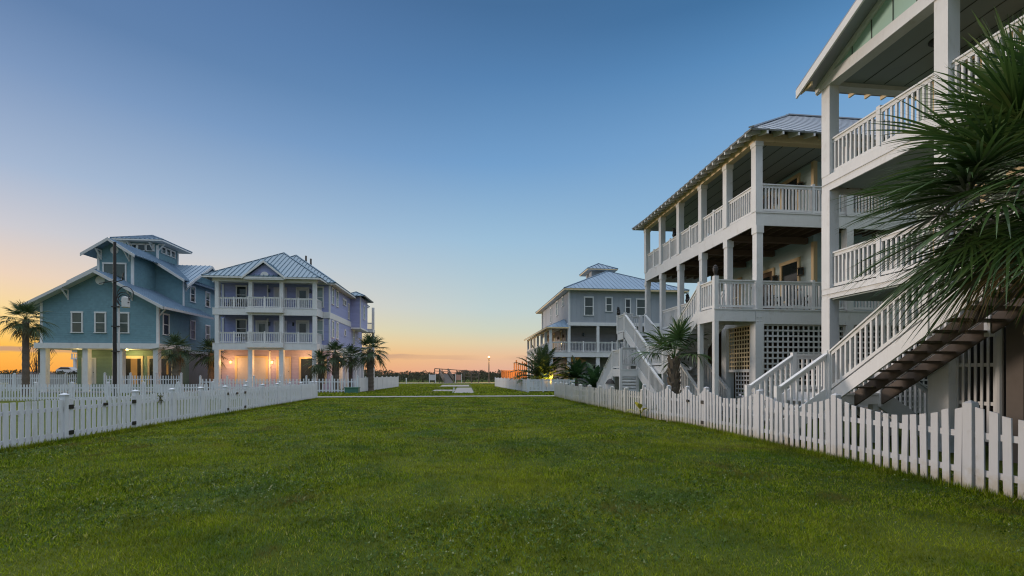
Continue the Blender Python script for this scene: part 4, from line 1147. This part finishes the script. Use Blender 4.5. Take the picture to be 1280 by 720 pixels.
# distant parked car and distant house at far left
car = thing('parked_car','pale parked car glimpsed beneath the teal house at far left','car',(-87,110,1.7))
cx,cy,cz=-87,110,1.72
prof=[(-2.2,.35),(2.2,.35),(2.25,.8),(1.9,1.0),(1.0,1.08),(.35,1.6),(-1.3,1.62),(-2.1,1.1),(-2.25,.9)]
MB().prism([(cx+a,cy,c+cz-.1) for a,c in prof],(0,1.7,0)).build('body', M['carw'], car)
MB().prism([(cx+a,cy-.02,c+cz-.1) for a,c in ((-1.9,1.12),(.8,1.1),(.3,1.52),(-1.25,1.54))],(0,1.74,0)).build('window', M['glass'], car)
for sx in (-1.35,1.4):
    for sy in (-.02,1.5): MB().tube([(cx+sx,cy+sy,cz+.33),(cx+sx,cy+sy+.2,cz+.33)],[.34,.34],14).build('wheel', M['black'], car)
slabthing('parking_terrace',-97,106,-70,130,1.72,'conc')
dh = thing('distant_house','small pale stilted house far away, seen between the teal house columns','house',(-82,114,1.7))
MB().box(-86.5,114,5.3,-74,121,10).build('wall', M['greyw'], dh)
for x in (-86.2,-80,-74.4): column(dh,x,114.2,1.7,5.2,.5)
MB().box(-88.6,113,5.0,-74,114,5.3).build('deck', M['white'], dh); railing(dh,(-88.5,113.1,5.3),(-74,113.1,5.3),1.0,.4,'white',.1,(0,.25,.5,.75,1)); column(dh,-88.0,113.4,1.7,5.0,.45); hip(dh,-89,112,-73,122,10,.4,'roofblue')
window(dh,FRONT(114),-84.6,6.0,1.8,2.0,g='glassl'); window(dh,FRONT(114),-80,6.0,1.8,2.0,g='glassl')
# ================================================================== PALMS AND PLANTS
G='fan palms beside the lavender house'
fan_palm('tall fan palm with a leaning crown at the right rear of the lavender house',-8.9,42.6+2,3.9,1.75,30,18,3,G,11,0,.3)
fan_palm('stout fan palm nearest the lavender house corner, second from its porch',-11.6,42.8,3.5,1.35,28,18,3,G,12,0,.3)
fan_palm('thin shaded fan palm between the two stout palms beside the lavender house',-10.7,44.6,3.2,1.3,26,16,3,G,13,0,.16)
fan_palm('short fan palm against the right end of the lavender porch',-12.9,42.6,2.6,1.3,24,16,3,G,14,0,.2)
fan_palm('fan palm silhouetted against the sunset at the left edge',-33.4,38.6,5.8,1.55,28,20,4,None,15,0,.2,(.0,0),8)
fan_palm('small distant palm behind the silhouetted fan palm at left',-47,56,5.2,1.5,22,14,3,None,16,0,.2)
fan_palm('reddish trunked fan palm beside the teal house right corner',-24.6,42.0,3.8,1.5,24,18,3,None,17,20,.3)
fan_palm('dark fan palm in the gap between teal and lavender houses',-23.9,46.0,3.6,1.6,28,16,3,None,18,0,.25)
fan_palm('shaggy palm with a thick boot covered trunk before the blue house stairs',8.0,16.7,2.2,1.75,12,22,5,None,19,40,.17,(0,0),0,name='shaggy_palm',leaf='leaf',droop=.55,elspan=70)
feather_palm('arching date palm uplit yellow behind the lattice fence',7.6,43.4,1.1,3.3,50,44,None,21,'date',.3,'date_palm',12,.62,.06)
feather_palm('low green feathery palm bush behind the weathered fence',8.1,27.6,.7,1.7,30,34,None,22,'bushl',.12,'palm_bush',0,.6,.05)
feather_palm('second dark palm bush beside the date palm and grey house',10.6,42.4,1.2,2.2,30,34,None,24,'bushl',.15,'palm_bush',0,.6,.06)
light('garden_uplight',(7.7,41.5,.8),(1,.58,.07),1100,.06,120,(7.75,43.0,2.4))
up = thing('garden_spotlight','small spotlight at the foot of the uplit date palm','lamp',(7.5,41.2,0)); MB().tube([(7.5,41.15,.0),(7.5,41.15,.3)],[.03,.03],8).build('stake', M['black'], up); MB().tube([(7.5,41.1,.3),(7.5,41.2,.4)],[.07,.07],10).build('lamp_head', M['black'], up)
# yellow leaved plant at the fence
yp = thing('leafy_plant','yellow green broad leaved plant at the foot of the right fence','plant',(6.4,16.0,0)); vs=[];fs=[]
rnd=random.Random(4)
for i in range(8):
    az=i*2.4; el=R(rnd.uniform(25,70)); d=Vector((math.cos(az)*math.cos(el),math.sin(az)*math.cos(el),math.sin(el))); sd=Vector((-math.sin(az),math.cos(az),0)); b=Vector((6.4,16.0,.15)); pts=[];W=[]
    for k in range(7):
        t=k/6; pts.append(b+d*.75*t-Vector((0,0,.25*t**2.5))); W.append(.012 if t<.35 else .09*math.sin(math.pi*min(1,(t-.3)/.7))+.002)
    strip(vs,fs,pts,W,[sd]*7)
leafobj('leaves',vs,fs,M['yleaf'],yp)
mb=MB(); mb.tube([(6.4,16,0),(6.4,16,.3)],[.03,.02],7); mb.build('stem', M['bushl'], yp)
# flowering plant by the near stairs
fp = thing('flowering_plant','small dark plant with pale flowers at the foot of the near stairs','plant',(7.35,10.6,0)); vs=[];fs=[];v2=[];f2=[]
for i in range(160):
    a=rnd.uniform(0,6.28); b=Vector((7.4+rnd.gauss(0,.13),11.2+rnd.gauss(0,.15),.2+rnd.uniform(0,1.0))); d=Vector((math.cos(a),math.sin(a),rnd.uniform(-.3,.6))).normalized(); sd=Vector((-math.sin(a),math.cos(a),0))
    strip(vs,fs,[b,b+d*.06,b+d*.13],[.006,.025,.003],[sd]*3)
for i in range(22):
    b=Vector((7.4+rnd.gauss(0,.13),11.2+rnd.gauss(0,.15),.85+rnd.uniform(-.15,.4)))
    strip(v2,f2,[b,b+Vector((.03,0,.02)),b+Vector((.06,0,0))],[.01,.03,.01],[Vector((0,.7,.7))]*3)
leafobj('foliage',vs,fs,M['bushl'],fp); M['petal']=plain('pale_petal',(.6,.55,.6),.6); leafobj('flower',v2,f2,M['petal'],fp)
# bare shrub far left
bs = thing('bare_shrub','leafless twiggy shrub on a low mound behind the back fence','shrub',(-55,72,0)); m=MB()
for i in range(26):
    a=rnd.uniform(0,6.28); e=rnd.uniform(.9,1.4); L=rnd.uniform(2.5,4.6); d=Vector((math.cos(a)*math.cos(e),math.sin(a)*math.cos(e),math.sin(e)))
    b=Vector((-57.5,68,1)); q=b+d*L; m.tube([b,b+d*L*.5+Vector((rnd.uniform(-.1,.1),0,0)),q],[.04,.025,.008],4)
    for k in range(3):
        f=b+d*L*rnd.uniform(.4,.9); m.tube([f,f+Vector((rnd.uniform(-.5,.5),rnd.uniform(-.3,.3),rnd.uniform(.3,.8)))],[.018,.006],4)
m.build('branches', M['twig'], bs)
m=MB()
for k in range(5): m.lathe((-57.5+k*.7-1.4,68,-.1),[(1.8,0),(1.5,.9),(.9,1.7),(.1,2.1)],9)
m.build('trunk_clump', M['twig'], bs)

# near palm at the right edge
def near_palm():
    rnd=random.Random(31)
    x,y,h=7.4,4.82,3.95
    root=thing('sabal_palm','large fan palm crown hanging over the stairs at the right edge, nearest tree','palm tree',(x,y,0))
    trunk(root,x,y,h,.2,.17,(0,0),20,rnd,'boot')
    o=Vector((x,y,h))
    n=76
    for i in range(n):
        az=i*2.39996+rnd.uniform(-.2,.2); t=i/(n-1); el=R(78-108*t**.9)+rnd.uniform(-.14,.14)
        a,b=fan_frond(o+Vector((0,0,.1-.25*t)),az,el,rnd.uniform(.85,1.15),rnd.uniform(1.05,1.28),52,6,.14+.30*t,.019,rnd,122,.4)
        leafobj('frond',a,b,M['leaf'],root)
    for i in range(7):
        az=i*.9+rnd.uniform(-.2,.2)
        a,b=fan_frond(o-Vector((0,0,.25)),az,R(-45)+rnd.uniform(-.25,.2),.8,.7,20,5,.6,.018,rnd,90,.4)
        leafobj('dry_frond',a,b,M['leafdead'],root)
near_palm()

# ================================================================== GRASS AND SCRUB (uncountable)
def tri_mesh(name, V, mat, kind='stuff'):
    n=len(V)//3; me=bpy.data.meshes.new(name)
    me.vertices.add(n*3); me.vertices.foreach_set('co', V.astype(np.float32).ravel())
    me.loops.add(n*3); me.loops.foreach_set('vertex_index', np.arange(n*3,dtype=np.int32))
    me.polygons.add(n); me.polygons.foreach_set('loop_start', np.arange(0,n*3,3,dtype=np.int32)); me.polygons.foreach_set('loop_total', np.full(n,3,dtype=np.int32))
    me.update(); me.validate(); me.materials.append(mat)
    o=bpy.data.objects.new(name,me); COL.objects.link(o); o['kind']=kind; return o
def grass():
    parts=[]
    for (y0,y1,dens,hh,ww) in ((2.2,4.5,5200,.034,.0034),(4.5,7,3400,.036,.0045),(7,11,1700,.038,.0065),(11,18,640,.042,.011),(18,32.4,200,.045,.021)):
        x0,x1=-9.35,8.6
        n=int((x1-x0)*(y1-y0)*dens)
        P=np.stack([rng.uniform(x0,x1,n),rng.uniform(y0,y1,n)],1)
        # clumpy density and height
        f=.5+.25*np.sin(P[:,0]*2.1+1.3*np.sin(P[:,1]*1.7))+.25*np.sin(P[:,1]*2.9+1.1*np.sin(P[:,0]*2.3))
        keep=rng.uniform(0,1,n)<.45+.55*f
        P=P[keep]; f=f[keep]; n=len(P)
        a=rng.uniform(0,2*np.pi,n); h=hh*rng.uniform(.5,1.25,n)*(.75+.5*f); w=ww*rng.uniform(.7,1.3,n)
        la=rng.uniform(0,2*np.pi,n); ll=h*np.abs(rng.normal(.55,.45,n))
        V=np.zeros((n,3,3))
        V[:,0,0]=P[:,0]-np.cos(a)*w; V[:,0,1]=P[:,1]-np.sin(a)*w
        V[:,1,0]=P[:,0]+np.cos(a)*w; V[:,1,1]=P[:,1]+np.sin(a)*w
        V[:,2,0]=P[:,0]+np.cos(la)*ll; V[:,2,1]=P[:,1]+np.sin(la)*ll; V[:,2,2]=h
        parts.append(V.reshape(-1,3))
    tri_mesh('grass', np.concatenate(parts), M['blade'])
    # clover patches: small tilted leaflets
    parts=[]
    for (y0,y1,dens,s) in ((2.2,6,560,.016),(6,11,280,.018),(11,19,80,.022)):
        n=int(18*(y1-y0)*dens); P=np.stack([rng.uniform(-9.3,8,n),rng.uniform(y0,y1,n)],1)
        f=np.sin(P[:,0]*1.1+2*np.sin(P[:,1]*.6))+np.sin(P[:,1]*1.3+1.7*np.sin(P[:,0]*.5+1))+.6*np.sin(P[:,0]*3.1)*np.sin(P[:,1]*2.7)
        k=f+rng.normal(0,1.1,n)>1.0; P=P[k]; n=len(P)
        z=rng.uniform(.015,.045,n); q=s*rng.uniform(.7,1.4,n)
        nrm=rng.normal(0,.6,(n,2))
        for j in range(3):
            a0=rng.uniform(0,.6,n)+j*2.094; V=np.zeros((n,3,3))
            for i,(da,r) in enumerate(((0,.15),(-.55,1.25),(.55,1.25))):
                dx=np.cos(a0+da)*r*q; dy=np.sin(a0+da)*r*q
                V[:,i,0]=P[:,0]+dx; V[:,i,1]=P[:,1]+dy; V[:,i,2]=z+dx*nrm[:,0]+dy*nrm[:,1]
            parts.append(V.reshape(-1,3))
    tri_mesh('clover', np.concatenate(parts), M['clover'])
    # rough tufts between the path and the dunes, and along the fence foot
    n=60000; P=np.stack([rng.uniform(-22,22,n),34+46*rng.uniform(0,1,n)**1.3],1)
    ok=~((P[:,0]>-3.1)&(P[:,0]<1.0)&(P[:,1]>39)&(P[:,1]<69)&((P[:,0]>-.85)|(P[:,1]>59)|((P[:,1]>43.3)&(P[:,1]<47.5)))); P=P[ok]; n=len(P)
    h=rng.uniform(.04,.12,n); w=.05*rng.uniform(.5,1.2,n); a=rng.uniform(0,6.28,n); V=np.zeros((n,3,3))
    V[:,0,0]=P[:,0]-np.cos(a)*w; V[:,0,1]=P[:,1]-np.sin(a)*w; V[:,1,0]=P[:,0]+np.cos(a)*w; V[:,1,1]=P[:,1]+np.sin(a)*w
    V[:,2,0]=P[:,0]+rng.normal(0,.06,n); V[:,2,1]=P[:,1]+rng.normal(0,.06,n); V[:,2,2]=h
    tri_mesh('rough_grass', V.reshape(-1,3), M['blade'])
    # fence-foot tufts
    parts=[]
    for (xx,y0,y1,sx) in ((-9.42,5,30.5,.06),(6.86,3,16,.06),(6.3,16,31,.16)):
        n=int((y1-y0)*1300); X=xx+rng.normal(0,sx,n); Y=rng.uniform(y0,y1,n)
        if xx==6.3: X=6.62-.34*np.clip((Y-16)/10,0,1)+rng.normal(-.02,.06,n)
        h=rng.uniform(.04,.17,n)*rng.uniform(.5,1,n); w=.006*rng.uniform(.7,1.4,n); a=rng.uniform(0,6.28,n); V=np.zeros((n,3,3))
        V[:,0,0]=X-np.cos(a)*w; V[:,0,1]=Y-np.sin(a)*w; V[:,1,0]=X+np.cos(a)*w; V[:,1,1]=Y+np.sin(a)*w
        V[:,2,0]=X+rng.normal(0,.03,n); V[:,2,1]=Y+rng.normal(0,.03,n); V[:,2,2]=h
        parts.append(V.reshape(-1,3))
    tri_mesh('fence_foot_grass', np.concatenate(parts), M['blade'])
    # dune scrub
    n=90000; X=rng.uniform(-170,120,n); Y=rng.uniform(92,125,n)
    top=1.25+.035*(Y-92)+.28*np.sin(X*.21)+.22*np.sin(X*.53+1)+.18*np.sin(X*1.3+2)+.15*np.sin(X*2.9)
    Z=top*rng.uniform(0,1,n)**.5
    s=rng.uniform(.12,.4,n); a=rng.uniform(0,6.28,n); V=np.zeros((n,3,3))
    V[:,0,0]=X-np.cos(a)*s*.5; V[:,0,1]=Y-np.sin(a)*s*.5; V[:,0,2]=Z-s*.3; V[:,1,0]=X+np.cos(a)*s*.5; V[:,1,1]=Y+np.sin(a)*s*.5; V[:,1,2]=Z-s*.2
    V[:,2,0]=X+rng.normal(0,.15,n); V[:,2,1]=Y+rng.normal(0,.15,n); V[:,2,2]=Z+s*.8
    tri_mesh('dune_scrub', V.reshape(-1,3), M['dune'])
grass()

# ================================================================== SKY, SUN, CAMERA
SUN_AZ, SUN_EL = -61, 5.5          # degrees: left of +Y, above the horizon
def srgb(*c): return tuple((x/255/12.92 if x<=10 else ((x/255+.055)/1.055)**2.4) for x in c)
def world():
    """clear twilight sky: colour ramps by elevation and angle from the sunset, brightened out of view as added fill, plus a trace of Nishita"""
    w=bpy.data.worlds.new('World'); S.world=w; w.use_nodes=True; t=w.node_tree; bg=t.nodes['Background']
    sky=N(t,'ShaderNodeTexSky'); sky.sky_type='NISHITA'; sky.sun_disc=False; sky.sun_elevation=R(SUN_EL); sky.sun_rotation=R(SUN_AZ); sky.altitude=0; sky.air_density=1.0; sky.dust_density=1.0; sky.ozone_density=1.5
    d=N(t,'ShaderNodeTexCoord').outputs['Generated']
    sp=N(t,'ShaderNodeSeparateXYZ'); t.links.new(d, sp.inputs[0]); X,Y,Z=sp.outputs
    z=N2(t,Z)
    hl=math_(t,'SQRT', math_(t,'ADD', math_(t,'MULTIPLY',X,X), math_(t,'MULTIPLY',Y,Y)))
    sx,sy=math.sin(R(SUN_AZ)),math.cos(R(SUN_AZ))
    dt=math_(t,'DIVIDE', math_(t,'ADD', math_(t,'MULTIPLY',X,sx), math_(t,'MULTIPLY',Y,sy)), math_(t,'MAXIMUM',hl,.001))
    ang=math_(t,'MULTIPLY', math_(t,'ARCCOSINE', math_(t,'MINIMUM', math_(t,'MAXIMUM',dt,-1.0), 1.0)), 180/math.pi)
    A=ramp(t,z,[(0,srgb(250,160,52)),(.044,srgb(253,192,78)),(.09,srgb(252,216,145)),(.148,srgb(238,210,186)),(.215,srgb(205,202,208)),(.30,srgb(165,182,208)),(.42,srgb(124,150,188)),(.50,srgb(96,126,168)),(.64,srgb(84,114,160)),(.80,(1.75,1.87,2.05))])
    B=ramp(t,z,[(0,srgb(226,170,148)),(.04,srgb(234,190,150)),(.068,srgb(224,206,170)),(.095,srgb(207,210,190)),(.14,srgb(192,208,208)),(.28,srgb(157,191,216)),(.42,srgb(115,159,203)),(.545,srgb(86,130,177)),(.63,srgb(70,110,154)),(.66,srgb(72,112,156)),(.80,(1.75,1.87,2.05))])
    C=ramp(t,z,[(0,srgb(205,182,172)),(.05,srgb(196,196,192)),(.11,srgb(178,202,210)),(.25,srgb(146,186,217)),(.44,srgb(114,160,204)),(.53,srgb(88,138,186)),(.60,srgb(64,112,158)),(.66,srgb(64,110,156)),(.80,(1.75,1.87,2.05))])  # topmost stops of these ramps: unseen overhead sky brightened to fill the lawn
    D=ramp(t,z,[(0,(.24,.23,.26)),(.15,(.34,.36,.43)),(.4,(.44,.50,.63)),(.75,(1.1,1.2,1.36)),(.95,(1.8,1.92,2.1))])  # sky behind the camera, its upper part brightened as added fill light
    def mr(lo,hi):
        m=N(t,'ShaderNodeMapRange',interpolation_type='SMOOTHSTEP'); m.inputs[1].default_value=lo; m.inputs[2].default_value=hi; t.links.new(ang,m.inputs[0]); return m.outputs[0]
    m1=N(t,'ShaderNodeMapRange'); m1.inputs[1].default_value=16; m1.inputs[2].default_value=64; t.links.new(ang,m1.inputs[0])
    c=mixc(t,m1.outputs[0],A,B); c=mixc(t,mr(60,104),c,C); c=mixc(t,mr(116,150),c,D)
    c=mixc(t,math_(t,'SUBTRACT',1.0,mr(4,15)),c,mixc(t,1.0,A,(1.35,1.3,1.25),'MULTIPLY'))  # glow beyond the left frame edge, boosted as fill for left-facing walls
    # thin evening cloud bank low over the sea
    v=scalev(t,d,(9,9,70)); n1=noise(t,1.0,5,v); n2=noise(t,.35,2,scalev(t,d,(6,6,20)))
    zc=math_(t,'ADD', z, math_(t,'MULTIPLY', math_(t,'SUBTRACT', n1,.5), .018))
    up=math_(t,'SUBTRACT',1.0,math_(t,'MULTIPLY',math_(t,'ABSOLUTE',math_(t,'SUBTRACT',zc,.037)),150.0))
    k=math_(t,'MULTIPLY', N2(t,math_(t,'MULTIPLY',N2(t,up),2.2)), N2(t,math_(t,'MULTIPLY',math_(t,'SUBTRACT',n2,.36),7.0)))
    c=mixc(t, math_(t,'MULTIPLY',k,.8), c, srgb(178,142,130))
    add=mixc(t,1.0,c,scalev(t,sky.outputs[0],(.002,.002,.002)),'ADD')
    t.links.new(add, bg.inputs[0]); bg.inputs[1].default_value=1.0
world()
sl=bpy.data.lights.new('sun','SUN'); sl.energy=1.6; sl.angle=R(10); sl.color=(1,.83,.70)
so=bpy.data.objects.new('sun',sl); COL.objects.link(so)
sd=Vector((math.sin(R(SUN_AZ))*math.cos(R(SUN_EL)),math.cos(R(SUN_AZ))*math.cos(R(SUN_EL)),math.sin(R(SUN_EL))))
so.rotation_euler=(-sd).to_track_quat('-Z','Y').to_euler()
cd=bpy.data.cameras.new('camera'); co=bpy.data.objects.new('camera',cd); COL.objects.link(co); S.camera=co
co.location=(0,0,1.6); co.rotation_euler=(R(90),0,-math.atan(60/569)); cd.sensor_width=36; cd.lens=16; cd.shift_y=108/1280; cd.clip_end=6000; cd.clip_start=.05
S.cycles.filter_width=1.15
S.view_settings.view_transform='Standard'; S.view_settings.look='None'; S.view_settings.gamma=1; S.view_settings.exposure=0
